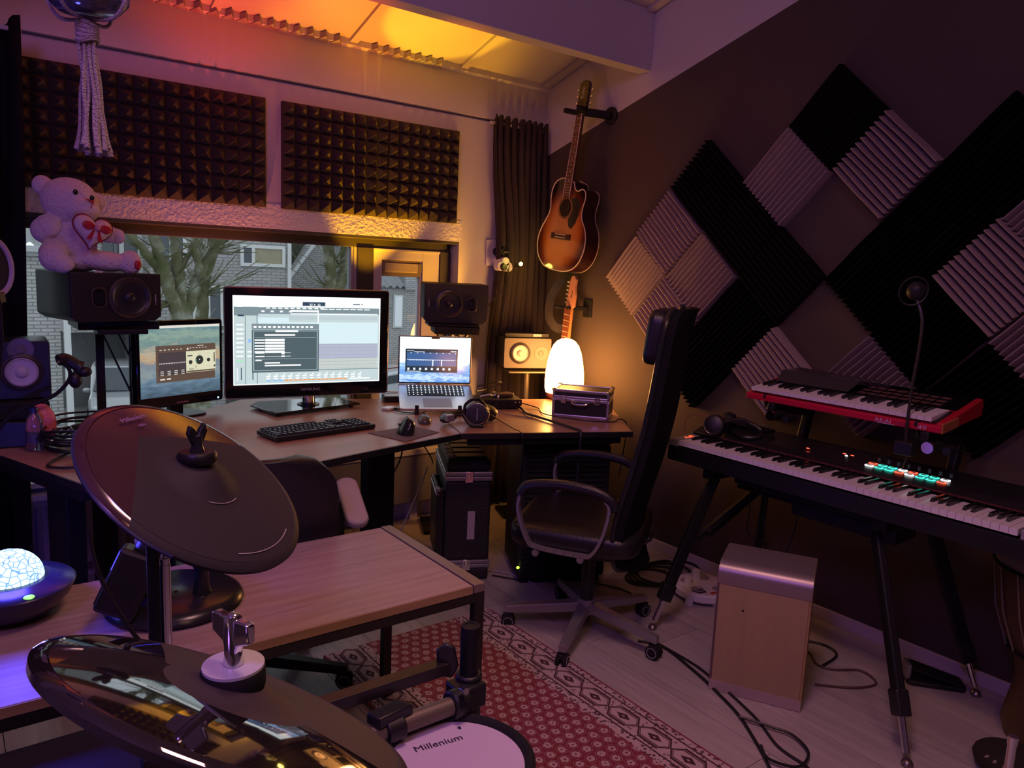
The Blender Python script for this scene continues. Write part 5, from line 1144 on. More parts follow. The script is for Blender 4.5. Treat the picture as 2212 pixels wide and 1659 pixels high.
# border band measured from the right/left edge
e_=MT('SUBTRACT',.372,MT('ABSOLUTE',X_))          # distance from long edges
u_=MT('SUBTRACT',MT('DIVIDE',MT('SUBTRACT',e_,.035),.105),0)      # 0..1 across the main stripe
tri=MT('ABSOLUTE',MT('SUBTRACT',MT('FRACT',MT('DIVIDE',Y_,.135)),.5))
hexd=MT('ADD',MT('ABSOLUTE',MT('SUBTRACT',u_,.5)),MT('MULTIPLY',MT('MAXIMUM',MT('SUBTRACT',tri,.28),0),1.6))
hexl=MT('LESS_THAN',MT('ABSOLUTE',MT('SUBTRACT',hexd,.33)),.045)
hexl2=MT('LESS_THAN',MT('ABSOLUTE',MT('SUBTRACT',hexd,.245)),.02)
core=MT('LESS_THAN',MT('ADD',MT('MULTIPLY',MT('ABSOLUTE',MT('SUBTRACT',u_,.5)),1.3),MT('MULTIPLY',tri,.9)),.20)
core2=MT('LESS_THAN',MT('ADD',MT('MULTIPLY',MT('ABSOLUTE',MT('SUBTRACT',u_,.5)),1.3),MT('MULTIPLY',tri,.9)),.05)
vo=N('ShaderNodeTexVoronoi'); vo.inputs['Scale'].default_value=75; L_.new(tc.outputs['Object'],vo.inputs['Vector'])
spk=MT('LESS_THAN',vo.outputs['Distance'],.33)
bc=mixc(MT('MULTIPLY',MT('MULTIPLY',spk,MT('GREATER_THAN',hexd,.37)),.75),pink,dark)
bc=mixc(hexl,bc,dark); bc=mixc(hexl2,bc,dark); bc=mixc(core,bc,dark); bc=mixc(core2,bc,pink)
side=mixc(MT('MULTIPLY',MT('LESS_THAN',vo.outputs['Distance'],.42),.9),pink,dark)
bord=mixc(MT('MULTIPLY',MT('GREATER_THAN',u_,0),MT('LESS_THAN',u_,1)),side,bc)
ln_=MT('ADD',MT('LESS_THAN',MT('ABSOLUTE',u_),.03),MT('LESS_THAN',MT('ABSOLUTE',MT('SUBTRACT',u_,1)),.03)); bord=mixc(ln_,bord,dark)
fin=mixc(MT('LESS_THAN',e_,.172),field,bord); fin=mixc(MT('LESS_THAN',e_,.008),fin,red)
L_.new(fin,bs.inputs['Base Color'])
bp=N('ShaderNodeBump'); bp.inputs['Strength'].default_value=.4; bp.inputs['Distance'].default_value=.003; no2=N('ShaderNodeTexNoise'); no2.inputs['Scale'].default_value=400; L_.new(tc.outputs['Object'],no2.inputs['Vector']); L_.new(no2.outputs[0],bp.inputs['Height']); L_.new(bp.outputs[0],bs.inputs['Normal'])
g=G(); NX,NY=8,30
rg=solo('rug',G().box(-.372,.372,-1.75,0,0,.016),rug,'dark red oriental rug with pale patterned borders on the floor','rug',smooth=0,bevel=.002); rg.location=(1.430,2.447,.0008)

# ================================================================ FOREGROUND TABLE
tt=thing('side_table','low table with reddish oak top and black metal frame in the foreground','table',(0,0,0))
TX0,TX1,TY0,TY1,TZ=-.55,1.139,1.571,2.107,.60
part('tabletop',G().box(TX0+.03,1.100,TY0+.004,TY1-.004,TZ-.022,TZ),[table_w],tt,0,.001)
part('front_edge',G().box(TX0+.03,1.100,TY0+.001,TY0+.0035,TZ-.022,TZ-.001),edge_w,tt,0)
fr=mat('table_frame',(.030,.026,.022),.35,metal=.4)
part('frame_rail',G().box(TX0,1.118,TY0+.002,TY0+.030,TZ-.050,TZ-.023),fr,tt,0,.002); part('frame_rail',G().box(TX0,1.118,TY1-.030,TY1-.002,TZ-.050,TZ-.023),fr,tt,0,.002)
part('end_bar',G().box(1.104,TX1,TY0,TY1,TZ-.022,TZ+.002),mat('end_bar_bronze',(.30,.24,.20),.4,metal=.5),tt,0,.002)
part('end_bar',G().box(TX0,TX0+.03,TY0,TY1,TZ-.022,TZ+.002),MATS['end_bar_bronze'],tt,0,.002)
for x in (TX0,TX1-.030):
    for y in (TY0,TY1-.026): part('leg',G().box(x,x+.030,y,y+.026,0.018 if x>1 else 0.001,TZ-.022),fr,tt,0,.002)
# ---- star projector
sp_=thing('star_projector','bowl-shaped star projector with a glowing blue-white dome at the left edge','projector',(.10,1.985,TZ))
part('bowl',G().lathe([(0,.001),(.05,.001),(.095,.022),(.122,.052),(.133,.078),(.128,.083),(.10,.086),(.088,.092),(.078,.093),(0,.093)],48),mat('bowl_navy',(.02,.02,.07),.25),sp_,50)
dm=emi('dome_glow',(.25,.45,1),2.2); n=dm.node_tree.nodes; L_=dm.node_tree.links
tc=n.new('ShaderNodeTexCoord'); vo=n.new('ShaderNodeTexVoronoi'); vo.inputs['Scale'].default_value=70; vo.feature='DISTANCE_TO_EDGE'
rp=n.new('ShaderNodeValToRGB'); rp.color_ramp.elements[0].color=(.05,.12,.75,1); rp.color_ramp.elements[1].color=(.55,.85,1,1); rp.color_ramp.elements[1].position=.12
L_.new(tc.outputs['Object'],vo.inputs['Vector']); L_.new(vo.outputs['Distance'],rp.inputs[0]); L_.new(rp.outputs[0],n['Principled BSDF'].inputs['Emission Color'])
g=G(); dr_=.070; rings=6; vs=[];fs=[]
for j in range(rings+1):
    t=PI/2*j/rings
    for k in range(20): a=2*PI*(k+.5*(j%2))/20; vs.append((dr_*math.cos(t)*math.cos(a),dr_*math.cos(t)*math.sin(a),.093+dr_*.92*math.sin(t)))
for j in range(rings):
    for k in range(20):
        k2=(k+1)%20; a=j*20
        if j%2==0: fs+=[(a+k,a+k2,a+20+k),(a+k2,a+20+k2,a+20+k)]
        else: fs+=[(a+k,a+k2,a+20+k2),(a+k,a+20+k2,a+20+k)]
part('dome',g.add(vs,fs),dm,sp_,0)
part('button',G().ell((.028,-.118,.0845),(.011,.009,.004),12),emi('green_button',(.15,1,.1),4),sp_)
for (loc,e,c) in (((.10,1.985,.79),7,(.08,.06,1.0)),):
    l=D.lights.new('dome_light','POINT'); l.color=c; l.energy=e; l.shadow_soft_size=.05
    o=D.objects.new('dome_light',l); COL.objects.link(o); o.location=loc
# ---- round stand and tilted box
rs=thing('round_stand','black round-based stand with a knobbed post on the low table','stand',(.425,1.865,TZ))
part('base',G().lathe([(0,.001),(.15,.001),(.158,.010),(.152,.022),(.135,.032),(0,.034)],48),mat('stand_black',(.014,.014,.016),.25),rs,50)
part('post',G().lathe([(.022,.034),(.018,.05),(.016,.09),(.020,.10),(.025,.112),(.020,.124),(.016,.13),(.016,.30),(0,.30)],24,Matrix.Translation((.052,-.043,0))),MATS['stand_black'],rs,50)
part('knob',G().lathe([(0,.034),(.018,.034),(.020,.075),(.026,.085),(.026,.10),(.015,.108),(0,.108)],20,Matrix.Translation((-.075,.01,0))),MATS['stand_black'],rs,50)
part('screw_hole',G().cyl((.0,-.01,.034),(.0,-.01,.035),.005,n=10),rubber,rs)
BM=Mz(.318,1.80,.712,-22,0)@Matrix.Rotation(R(24),4,'Y')@Matrix.Rotation(R(-8),4,'X')
bx2=thing('ribbed_box','tilted black ribbed box with a cylinder on top, lit blue at its side','box',M=BM)
part('body',G().box(-.045,.045,-.035,.035,-.085,.065),black,bx2,0,.010)
g=G()
for k in range(9): g.box(-.047,-.044,-.028+k*.007,-.025+k*.007,-.07,.01)
for k in range(9): g.box(-.04+k*.009,-.037+k*.009,-.0365,-.034,-.07,.0)
part('ribs',g,black,bx2,0,kind='stuff')
part('cylinder',G().lathe([(0,.065),(.030,.065),(.032,.075),(.032,.16),(.028,.17),(0,.17)],28,Matrix.Translation((.010,.0,0))),black,bx2,50)

# ================================================================ DRUM PADS
def pad_mat(name,corner,p1,p2,matte,gloss,gr=.10):
    m=mat(name,matte,.6); n=m.node_tree.nodes; L=m.node_tree.links; b=n['Principled BSDF']; b.inputs['IOR'].default_value=1.75
    tc=n.new('ShaderNodeTexCoord'); s=n.new('ShaderNodeSeparateXYZ'); L.new(tc.outputs['Object'],s.inputs[0])
    def side(a,c):      # >0 on the left of a->c
        dx,dy=c[0]-a[0],c[1]-a[1]; k=-(dx*(-a[1])-dy*(-a[0]))
        q=n.new('ShaderNodeMath'); q.operation='MULTIPLY_ADD'; q.inputs[1].default_value=-dy; L.new(s.outputs[0],q.inputs[0]); q.inputs[2].default_value=dy*a[0]-dx*a[1]
        w=n.new('ShaderNodeMath'); w.operation='MULTIPLY_ADD'; w.inputs[1].default_value=dx; L.new(s.outputs[1],w.inputs[0]); L.new(q.outputs[0],w.inputs[2])
        g=n.new('ShaderNodeMath'); g.operation='GREATER_THAN'; g.inputs[1].default_value=0; L.new(w.outputs[0],g.inputs[0]); return g
    A=side(p1,corner); B=side(corner,p2)         # matte lies right of both
    mx=n.new('ShaderNodeMath'); mx.operation='MAXIMUM'; L.new(A.outputs[0],mx.inputs[0]); L.new(B.outputs[0],mx.inputs[1])
    # bell is matte too
    ln=n.new('ShaderNodeMath'); ln.operation='SQRT'; x2=n.new('ShaderNodeMath'); x2.operation='MULTIPLY'; L.new(s.outputs[0],x2.inputs[0]); L.new(s.outputs[0],x2.inputs[1])
    y2=n.new('ShaderNodeMath'); y2.operation='MULTIPLY_ADD'; L.new(s.outputs[1],y2.inputs[0]); L.new(s.outputs[1],y2.inputs[1]); L.new(x2.outputs[0],y2.inputs[2]); L.new(y2.outputs[0],ln.inputs[0])
    gt=n.new('ShaderNodeMath'); gt.operation='GREATER_THAN'; gt.inputs[1].default_value=.066; L.new(ln.outputs[0],gt.inputs[0])
    f=n.new('ShaderNodeMath'); f.operation='MULTIPLY'; L.new(mx.outputs[0],f.inputs[0]); L.new(gt.outputs[0],f.inputs[1])
    c=n.new('ShaderNodeMix'); c.data_type='RGBA'; c.inputs[6].default_value=(*matte,1); c.inputs[7].default_value=(*gloss,1); L.new(f.outputs[0],c.inputs[0]); L.new(c.outputs[2],b.inputs['Base Color'])
    r=n.new('ShaderNodeMix'); r.inputs[2].default_value=.62; r.inputs[3].default_value=gr; L.new(f.outputs[0],r.inputs[0]); L.new(r.outputs[0],b.inputs['Roughness'])
    sp=n.new('ShaderNodeMix'); sp.inputs[2].default_value=.12; sp.inputs[3].default_value=.85; L.new(f.outputs[0],sp.inputs[0]); L.new(sp.outputs[0],b.inputs['Specular IOR Level'])
    return m
def cymbal(label,C,nrm,xd,Rr,corner,p1,p2,bell_r,bell_h,pm):
    M=frame_from(C,nrm,xd); t=thing('cymbal_pad',label,'cymbal pad',M=M)
    def hgt(r):
        if r<bell_r: return bell_h*(math.cos(PI*r/bell_r)*.5+.5)**.8+.010
        return .010*(1-((r-bell_r)/(Rr-bell_r))**1.5)
    prof=[(r*Rr/26,hgt(r*Rr/26)) for r in range(0,25)]+[(Rr*.925,.0012),(Rr*.935,.0022),(Rr*.985,-.001),(Rr,-.004),(Rr*.99,-.010),(Rr*.9,-.011),(0,-.008)]
    part('pad',G().lathe(prof[::-1],96,Matrix.Identity(4)),pm,t,40)
    IM=M.inverted(); V3=M.to_3x3().inverted()@V(0,0,1)     # the rod stays upright while the pad tilts
    R3=frame_from((0,0,0),V3,(1,0,0)); base=Matrix.Translation((0,0,0))@R3
    return t,base
matteA=(.040,.034,.038)
t,Bs=cymbal('upper tilted dark cymbal pad hiding the left wing of the desk',(.3004,1.1617,1.0999),(.4162,-.4286,.8019),(.689,-.427,-.586),.178,(-.108,0),(-.029,-.157),(.014,.177),.070,.022,pad_mat('cymbal_upper',(-.108,0),(-.029,-.157),(.014,.177),(.036,.030,.033),(.050,.014,.022),.14))
pr_=mat('print_plum',(.34,.20,.36),.5); gm=mat('print_line',(.45,.40,.42),.5)
text('brand_print','Millenium',.0115,pr_,t,Matrix.Translation((-.1336,.0285,.0095))@Matrix.Rotation(R(78),4,'Z'),.0003,sx=1.25); text('size_print','Ride',.007,pr_,t,Matrix.Translation((-.117,.0255,.0105))@Matrix.Rotation(R(78),4,'Z'),.0003,sx=1.2)
part('arc_print',G().tube([(.151*math.cos(R(a)),.151*math.sin(R(a)),.0046) for a in range(-42,12,3)],.0009,4),gm,t)
part('arc_print',G().tube([(.060*math.cos(R(a)),.060*math.sin(R(a)),.0130) for a in range(-55,5,5)],.0008,4),gm,t)
part('felt_washer',G().lathe([(0,.030),(.026,.030),(.028,.034),(.028,.043),(.025,.047),(0,.047)],32,Bs),black,t,40)
part('wing_nut',G().lathe([(0,.047),(.011,.047),(.008,.056),(.008,.072),(0,.074)],20,Bs).prism([(-.006,.054),(.006,.054),(.018,.076),(.014,.088),(.005,.080),(0,.068),(-.005,.080),(-.014,.088),(-.018,.076)],-.004,.004,Bs@Matrix.Rotation(R(62),4,'Z')@Rt),mat('nut_black',(.02,.02,.024),.12),t,40,.001)
part('cable_edge',G().tube([(-.178*math.cos(R(a)),-.178*math.sin(R(a)),-.006) for a in range(20,110,5)],.0028,6),mat('rim_navy',(.03,.03,.10),.3),t)
t,Bs=cymbal('lower cymbal pad in the near foreground with a chrome wing nut',(.1867,.6194,1.0535),(.4834,.1061,.8689),(.669,-.685,-.288),.165,(-.071,0),(.165,-.018),(-.122,.10),.060,.016,pad_mat('cymbal_lower',(-.071,0),(.165,-.018),(-.122,.10),(.062,.048,.046),(.014,.012,.012),.035))
part('felt_washer',G().lathe([(0,.016),(.0255,.016),(.0265,.020),(.0265,.034),(.025,.036),(0,.036)],36,Bs),rubber,t,40)
part('steel_washer',G().lathe([(0,.036),(.0255,.036),(.0255,.0385),(0,.0385)],36,Bs),mat('washer_pale',(.62,.66,.66),.35),t,40)
part('wing_nut',G().lathe([(0,.0385),(.009,.0385),(.0075,.046),(.0075,.080),(.005,.084),(0,.085)],20,Bs).prism([(-.006,.048),(.006,.048),(.010,.058),(.024,.064),(.024,.080),(.020,.082),(0,.080),(-.020,.082),(-.024,.080),(-.024,.064),(-.010,.058)],-.004,.004,Bs@Matrix.Rotation(R(-25),4,'Z')@Rt),chrome,t,40,.0015)
cs=thing('drum_rack','black tube drum rack with chrome cymbal rods in the foreground','drum rack',(0,0,0))
part('cymbal_rod',G().cyl((.245,1.135,.55),(.245,1.135,1.00),.0075).cyl((.245,1.135,.85),(.245,1.135,.99),.0085).tube(cr_spline([(.245,1.135,.99),(.255,1.14,1.03),(.3004,1.1617,1.075),(.3004,1.1617,1.12)],5),.006,10),chrome,cs)
part('cymbal_rod',G().cyl((.1867,.6194,.62),(.1867,.6194,1.06),.006),chrome,cs)
part('rod_tube',G().cyl((.228,1.125,.02),(.228,1.125,1.03),.0085),blackm,cs); part('rod_tube',G().cyl((.1867,.6194,.02),(.1867,.6194,.80),.016),blackm,cs)
part('upright',G().cyl((.757,1.085,.02),(.757,1.085,.782),.0175,n=28),blackm,cs); part('tube_mouth',G().lathe([(.012,.783),(.0178,.783),(.0178,.76),(.0185,.76)],28,Matrix.Translation((.757,1.085,0))),rubber,cs)
part('clamp',G().cyl((.757,1.085,.600),(.757,1.085,.690),.025,n=24).box(.715,.775,1.05,1.10,.635,.680).cyl((.735,1.06,.655),(.70,1.058,.655),.026,n=20),black,cs,35,.004)
part('rail_tube',G().cyl((.70,1.057,.655),(.10,1.05,.655),.0165,n=24),gun,cs)
part('rail_clamp',G().cyl((.60,1.054,.655),(.565,1.053,.655),.022,n=20).prism([(.55,1.04),(.62,1.05),(.60,1.08),(.54,1.07)],.67,.69),black,cs,35,.003)
part('bolt',G().cyl((.715,1.045,.69),(.715,1.03,.692),.006).cyl((.70,1.03,.625),(.70,1.018,.622),.006),chrome,cs)
part('beam',G().box(.20,.715,1.082,1.11,.700,.722),mat('beam_black',(.03,.026,.024),.3,metal=.4),cs,0,.002)
part('wing_bolt',G().prism([(-.016,-.03),(.010,-.034),(.022,-.012),(.014,.026),(-.002,.034),(-.020,.020)],-.006,.006,Matrix.Translation((.712,1.092,.725))@Matrix.Rotation(R(-35),4,'Z')@Rt),black,cs,35,.004)
part('foot',G().lathe([(0,0),(.03,0),(.03,.02),(.018,.04),(0,.04)],20,Matrix.Translation((.757,1.085,.018))),rubber,cs)
for (x,y) in ((.228,1.125),(.1867,.6194)): part('foot',G().lathe([(0,0),(.03,0),(.03,.02),(.016,.04),(0,.04)],20,Matrix.Translation((x,y,.001))),rubber,cs)
sn=thing('drum_pad','white mesh drum pad with a black rim at the bottom of the picture','drum pad',(.646,.950,.585))
part('rim',G().lathe([(.111,.040),(.114,.052),(.122,.056),(.130,.050),(.131,.020),(.125,-.03),(0,-.035)],64),rubber,sn,50)
part('drum_head',G().lathe([(0,.044),(.113,.044),(.114,.040)],64),mat('mesh_white',(.62,.52,.66),.6,bump=.25,bs=900),sn,40,label='white mesh head')
text('brand_print','Millenium',.0205,mat('print_black',(.03,.02,.04),.5),sn,Matrix.Translation((0,.058,.0446))@Matrix.Rotation(R(-9),4,'Z'),.0003,sx=1.12)
part('mount',G().cyl((0,0,-.035),(0,0,-.10),.016).cyl((0,0,-.08),(.10,.11,-.04),.010),blackm,sn)
dp=thing('drum_pad','black drum pad in the shadow under the lower cymbal','drum pad',(.02,.93,.62))
part('rim',G().lathe([(.165,.0),(.17,.02),(.178,.02),(.18,-.04),(0,-.05)],48),rubber,dp,50); part('drum_head',G().lathe([(0,.006),(.166,.006)],48),mat('head_black',(.006,.006,.007),.6),dp,40)
part('mount',G().cyl((0,0,-.05),(0,0,-.61),.02),blackm,dp); part('badge',G().box(.06,.10,-.17,-.155,.0065,.0085),mat('badge_pale',(.45,.35,.4),.5),dp,0)
cable('black cable hanging from the upper cymbal down to the drum rack',[(.155,1.17,1.045),(.165,1.15,.98),(.20,1.12,.90),(.25,1.10,.82),(.262,1.10,.74),(.30,1.08,.66),(.31,1.07,.60)],.003)
# ---- macrame hanger
mh=thing('hanging_bowl','glass bowl in a knotted cord hanger with a long frayed tassel','hanging bowl',(.226,1.5,0))
part('bowl',G().lathe([(0,1.822),(.045,1.826),(.064,1.845),(.070,1.88),(.066,1.93),(.060,1.95),(.057,1.95),(.063,1.93),(.067,1.88),(.061,1.847),(.043,1.829),(0,1.825)],40),mat('glass_violet',(.5,.5,.9),.05,trans=.85),mh,60)
part('moss_fill',G().lathe([(0,1.828),(.05,1.832),(.058,1.846),(0,1.850)],30),mat('moss',(.16,.14,.09),.95,bump=.8,bs=90),mh,60)
cord=mat('jute_cord',(.46,.38,.42),.9,bump=.8,bs=300)
rr=random.Random(9)
for k in range(4):
    a=PI/4+k*PI/2; part('cord',G().tube(cr_spline([(0,0,1.815),(.05*math.cos(a),.05*math.sin(a),1.818),(.074*math.cos(a),.074*math.sin(a),1.86),(.072*math.cos(a),.072*math.sin(a),1.93),(.03*math.cos(a),.03*math.sin(a),2.2),(0,0,2.5)],5),.0032,6),cord,mh)
g=G()
for k in range(5): g.tube([(.014*math.cos(t*PI/6),.012*math.sin(t*PI/6),1.806-k*.006+.003*math.sin(t+k)) for t in range(12)],.005,6,closed=True)
part('knot',g,cord,mh)
for k in range(26):
    a=rr.uniform(0,6.28); r1=rr.uniform(.002,.012); e=rr.uniform(.010,.027); zb=1.602+rr.uniform(-.006,.010); ph=rr.uniform(0,6)
    part('strand',G().tube([( (r1+(e-r1)*t**1.5)*math.cos(a)+.0018*math.sin(9*t+ph)+.004*t,(r1+(e-r1)*t**1.5)*math.sin(a),1.790+(zb-1.790)*t) for t in [i/14 for i in range(15)]],[.0030]*12+[.0036,.0042,.0052],6),cord,mh)
part('hook',G().cyl((0,0,2.5),(0,0,3.125),.0025),cord,mh)

# ================================================================ THE STREET OUTSIDE
GZ=-3.5
def brick(name,a,b,mortar,w=.21,h=.065):
    m=mat(name,a,.9); n=m.node_tree.nodes; L=m.node_tree.links
    tc=n.new('ShaderNodeTexCoord'); s=n.new('ShaderNodeSeparateXYZ'); c=n.new('ShaderNodeCombineXYZ'); ad=n.new('ShaderNodeMath'); ad.operation='ADD'
    L.new(tc.outputs['Object'],s.inputs[0]); L.new(s.outputs[0],ad.inputs[0]); L.new(s.outputs[1],ad.inputs[1]); L.new(ad.outputs[0],c.inputs[0]); L.new(s.outputs[2],c.inputs[1])
    bt=n.new('ShaderNodeTexBrick'); bt.inputs['Scale'].default_value=1; bt.inputs['Brick Width'].default_value=w; bt.inputs['Row Height'].default_value=h; bt.inputs['Mortar Size'].default_value=.012
    bt.inputs['Color1'].default_value=(*a,1); bt.inputs['Color2'].default_value=(*b,1); bt.inputs['Mortar'].default_value=(*mortar,1)
    L.new(c.outputs[0],bt.inputs['Vector']); L.new(bt.outputs[0],n['Principled BSDF'].inputs['Base Color']); return m
br1=brick('pale_brick',(.37,.355,.345),(.30,.29,.29),(.17,.17,.17),.30,.095); br2=brick('white_brick',(.44,.43,.42),(.36,.355,.35),(.19,.19,.19),.24,.075)
wht=mat('white_frame_paint',(.56,.56,.55),.5); dkg=mat('dark_window_glass',(.05,.06,.075),.12); grw=mat('grey_render',(.26,.265,.28),.9); tile_m=mat('roof_tile',(.24,.245,.25),.7,vary=.3,bs=2)
asph=mat('asphalt',(.165,.17,.16),.9,vary=.35,bs=1.2); grass=mat('verge_grass',(.12,.15,.05),.95,vary=.5,bs=4)
bark=mat('mossy_bark',(.20,.19,.13),.95,bump=1,bs=9); n=bark.node_tree.nodes; L_=bark.node_tree.links
tc=n.new('ShaderNodeTexCoord'); no=n.new('ShaderNodeTexNoise'); no.inputs['Scale'].default_value=3.2; no.inputs['Detail'].default_value=6; L_.new(tc.outputs['Object'],no.inputs['Vector'])
rp=n.new('ShaderNodeValToRGB'); e=rp.color_ramp.elements; e[0].position=.35; e[0].color=(.05,.06,.015,1); e[1].position=.66; e[1].color=(.28,.30,.24,1); q=e.new(.5); q.color=(.10,.095,.05,1)
L_.new(no.outputs[0],rp.inputs[0]); L_.new(rp.outputs[0],n['Principled BSDF'].inputs['Base Color'])
struct('ground',G().box(-20,45,4.2,60,GZ-.2,GZ),asph)
solo('verge',G().box(2.0,9.5,21.5,23.2,GZ+.001,GZ+.03),grass,'strip of grass in front of the houses across the street','grass',smooth=0)['kind']='stuff'
def win(par,x0,x1,z0,z1,y,splits=(),curt=None):
    f=part('window',G().box(x0,x1,y-.06,y+.02,z0,z0+.10).box(x0,x1,y-.06,y+.02,z1-.10,z1).box(x0,x0+.10,y-.06,y+.02,z0+.1,z1-.1).box(x1-.10,x1,y-.06,y+.02,z0+.1,z1-.1),wht,par,0)
    xs=[x0+.1]+[x0+(x1-x0)*s for s in splits]+[x1-.1]
    for i,(a,b) in enumerate(zip(xs,xs[1:])):
        part('pane',G().box(a+(.05 if i else 0),b-(.05 if i<len(xs)-2 else 0),y-.02,y+.0,z0+.1,z1-.1),curt if (curt and i==len(xs)-2) else dkg,f,0)
    if splits: part('mullion',G().box(xs[1]-.05,xs[1]+.05,y-.06,y+.02,z0+.1,z1-.1),wht,f,0)
    return f
def tiles_on(par,x0,x1,y,z0,z1,dy,step=.30,rows=6):     # corrugated pantile courses
    g=G(); n=int((x1-x0)/step*6)
    for r in range(rows):
        za=z0+(z1-z0)*r/rows; zb=z0+(z1-z0)*(r+1)/rows; ya=y+dy*r/rows; yb=y+dy*(r+1)/rows; vs=[]
        for i in range(n+1):
            x=x0+(x1-x0)*i/n; w=.05*math.cos(2*PI*(x-x0)/step); vs+=[(x,ya-.03,za+w-.0),(x,yb,zb+w+.03)]
        g.add(vs,[(2*i,2*i+2,2*i+3,2*i+1) for i in range(n)])
    return part('tile_course',g,tile_m,par,0,kind='stuff')
curt=mat('net_curtain',(.30,.27,.18),.9,vary=.2,bs=3)
hA=thing('house','pale brick house with a white-framed window and a white downpipe, middle of the view','house',(0,0,0))
part('wall',G().box(5.0,9.05,24.0,30,-.80,6).box(5.0,9.05,24.3,30,GZ,-.80),br1,hA,0)
win(hA,7.57,8.98,1.20,1.86,24.0,(.28,),curt); win(hA,6.15,7.05,-.62,.62,24.0,(.5,)); win(hA,5.15,6.0,1.0,2.4,24.0,(.5,))
part('downpipe',G().box(9.05,9.17,23.92,24.05,-.9,6),wht,hA,0); part('lintel',G().box(5.0,9.05,23.93,24.0,-.86,-.74),wht,hA,0)
part('garage_door',G().box(7.2,9.0,24.25,24.3,GZ,-.9),mat('door_dark',(.05,.05,.055),.5),hA,0); part('step_roof',G().box(6.0,7.1,23.6,24.0,-.62,-.5),wht,hA,0)
hB=thing('house','house with tall dark windows behind the big mossy tree','house',(0,0,0))
part('wall',G().box(2.9,5.0,25,31,-.9,6),br2,hB,0); part('recess',G().box(2.9,5.0,27.5,27.7,GZ,-.9),grw,hB,0); part('side_wall',G().box(4.9,5.02,24,27.6,GZ,-.9),grw,hB,0)
for x in (3.2,3.95,4.45): part('window',G().box(x,x+.38,24.93,25.0,.1,2.3),dkg,hB,0); part('panel',G().box(x+.42,x+.55,24.92,25.0,-.3,2.6),wht,hB,0)
part('drainpipe',G().cyl((4.28,24.9,-.9),(4.28,24.9,5),.06),mat('pipe_grey',(.13,.13,.14),.5),hB)
hC=thing('house','white brick house with a pantiled roof at the left edge of the view','house',(0,0,0))
part('wall',G().box(-6,2.02,18,24,GZ,1.42),br2,hC,0); part('gutter',G().box(-6,2.15,17.75,17.95,1.38,1.50).box(-6,2.1,17.9,18.02,1.30,1.40),mat('gutter_grey',(.40,.40,.41),.6),hC,0)
tiles_on(hC,-6,2.12,17.85,1.52,3.6,2.4,.26,8)
part('post',G().box(2.05,2.17,17.7,17.82,GZ,1.35),wht,hC,0); part('gate',G().box(2.25,3.0,19.0,19.06,GZ,-2.3),mat('gate_green',(.16,.17,.12),.8),hC,0)
hD=thing('house','light grey gabled house with a tiled slope, right part of the large pane','house',(0,0,0))
g=G(); poly=[(9.6,GZ),(9.6,-.2),(11.2,.45),(12.4,2.05),(13.2,2.4),(15.6,.2),(15.6,GZ)]; k=len(poly)
g.add([(x,30,z) for x,z in poly]+[(x,36,z) for x,z in poly],[tuple(range(k)),tuple(range(2*k-1,k-1,-1))]+[(i,k+i,k+(i+1)%k,(i+1)%k) for i in range(k)])
part('wall',g,br2,hD,0); part('verge_board',G().bar((9.6,29.9,-.16),(11.2,29.9,.49),.1,.10).bar((11.2,29.9,.49),(12.4,29.9,2.1),.1,.10).bar((13.2,29.9,2.45),(15.6,29.9,.25),.1,.10),mat('verge_white',(.65,.66,.66),.6),hD,0)
g=G()
for i in range(12): g.bar((13.2+.21*i,29.8,2.55-.19*i),(13.9+.21*i,29.8,3.2-.19*i),.10,.07)
part('tile_course',g,tile_m,hD,0,kind='stuff')
hE=thing('house','grey-white brick house with tiled eaves and a tall white window seen through the narrow pane','house',(0,0,0))
part('wall',G().box(13.0,20,26,32,GZ,.55).box(14.42,20,25.9,32,.5,4),br2,hE,0); tiles_on(hE,12.6,14.45,25.8,.62,1.5,1.2,.28,4)
part('window',G().box(13.95,14.35,25.93,26,-.95,.3),wht,hE,0); part('shutter',G().box(14.0,14.3,25.9,25.94,-.9,.25),mat('shutter_white',(.8,.82,.84),.5),hE,0)
solo('evergreen_hedge',G().ell((11.2,31.5,1.3),(1.6,.8,3.0),20),mat('hedge_dark',(.05,.055,.035),.95,bump=1,bs=6,vary=.6),'dark evergreen between the brick house and the grey gable','tree')
# ---- trees: trunks that fork into bare mossy branches
def tree(label,paths,seed):
    t=thing('tree',label,'tree',(0,0,0)); rr=random.Random(seed); g=G()
    for pts,r0,r1 in paths:
        c=cr_spline(pts,6); m_=len(c); c=[p+V(rr.uniform(-.02,.02),rr.uniform(-.02,.02),0) for p in c]
        g.tube(c,[(r0+(r1-r0)*i/(m_-1))*.78+rr.uniform(-.008,.010) for i in range(m_)],9)
    part('trunk',g,bark,t,60); g=G()
    for k in range(90):
        pts,r0,r1=rr.choice(paths); a=Vector(rr.choice(pts[1:])); d=V(rr.uniform(-1,1),rr.uniform(-.5,.3),rr.uniform(-.1,.9)).normalized(); L=rr.uniform(.3,1.0)
        if r0<.05: continue
        b=a+d*L*.5+V(0,0,rr.uniform(-.05,.1)); g.tube([a,b,a+d*L+V(0,0,rr.uniform(.0,.2))],[.014,.009,.004],5)
    part('twigs',g,bark,t,60,kind='stuff'); return t
y=10.0
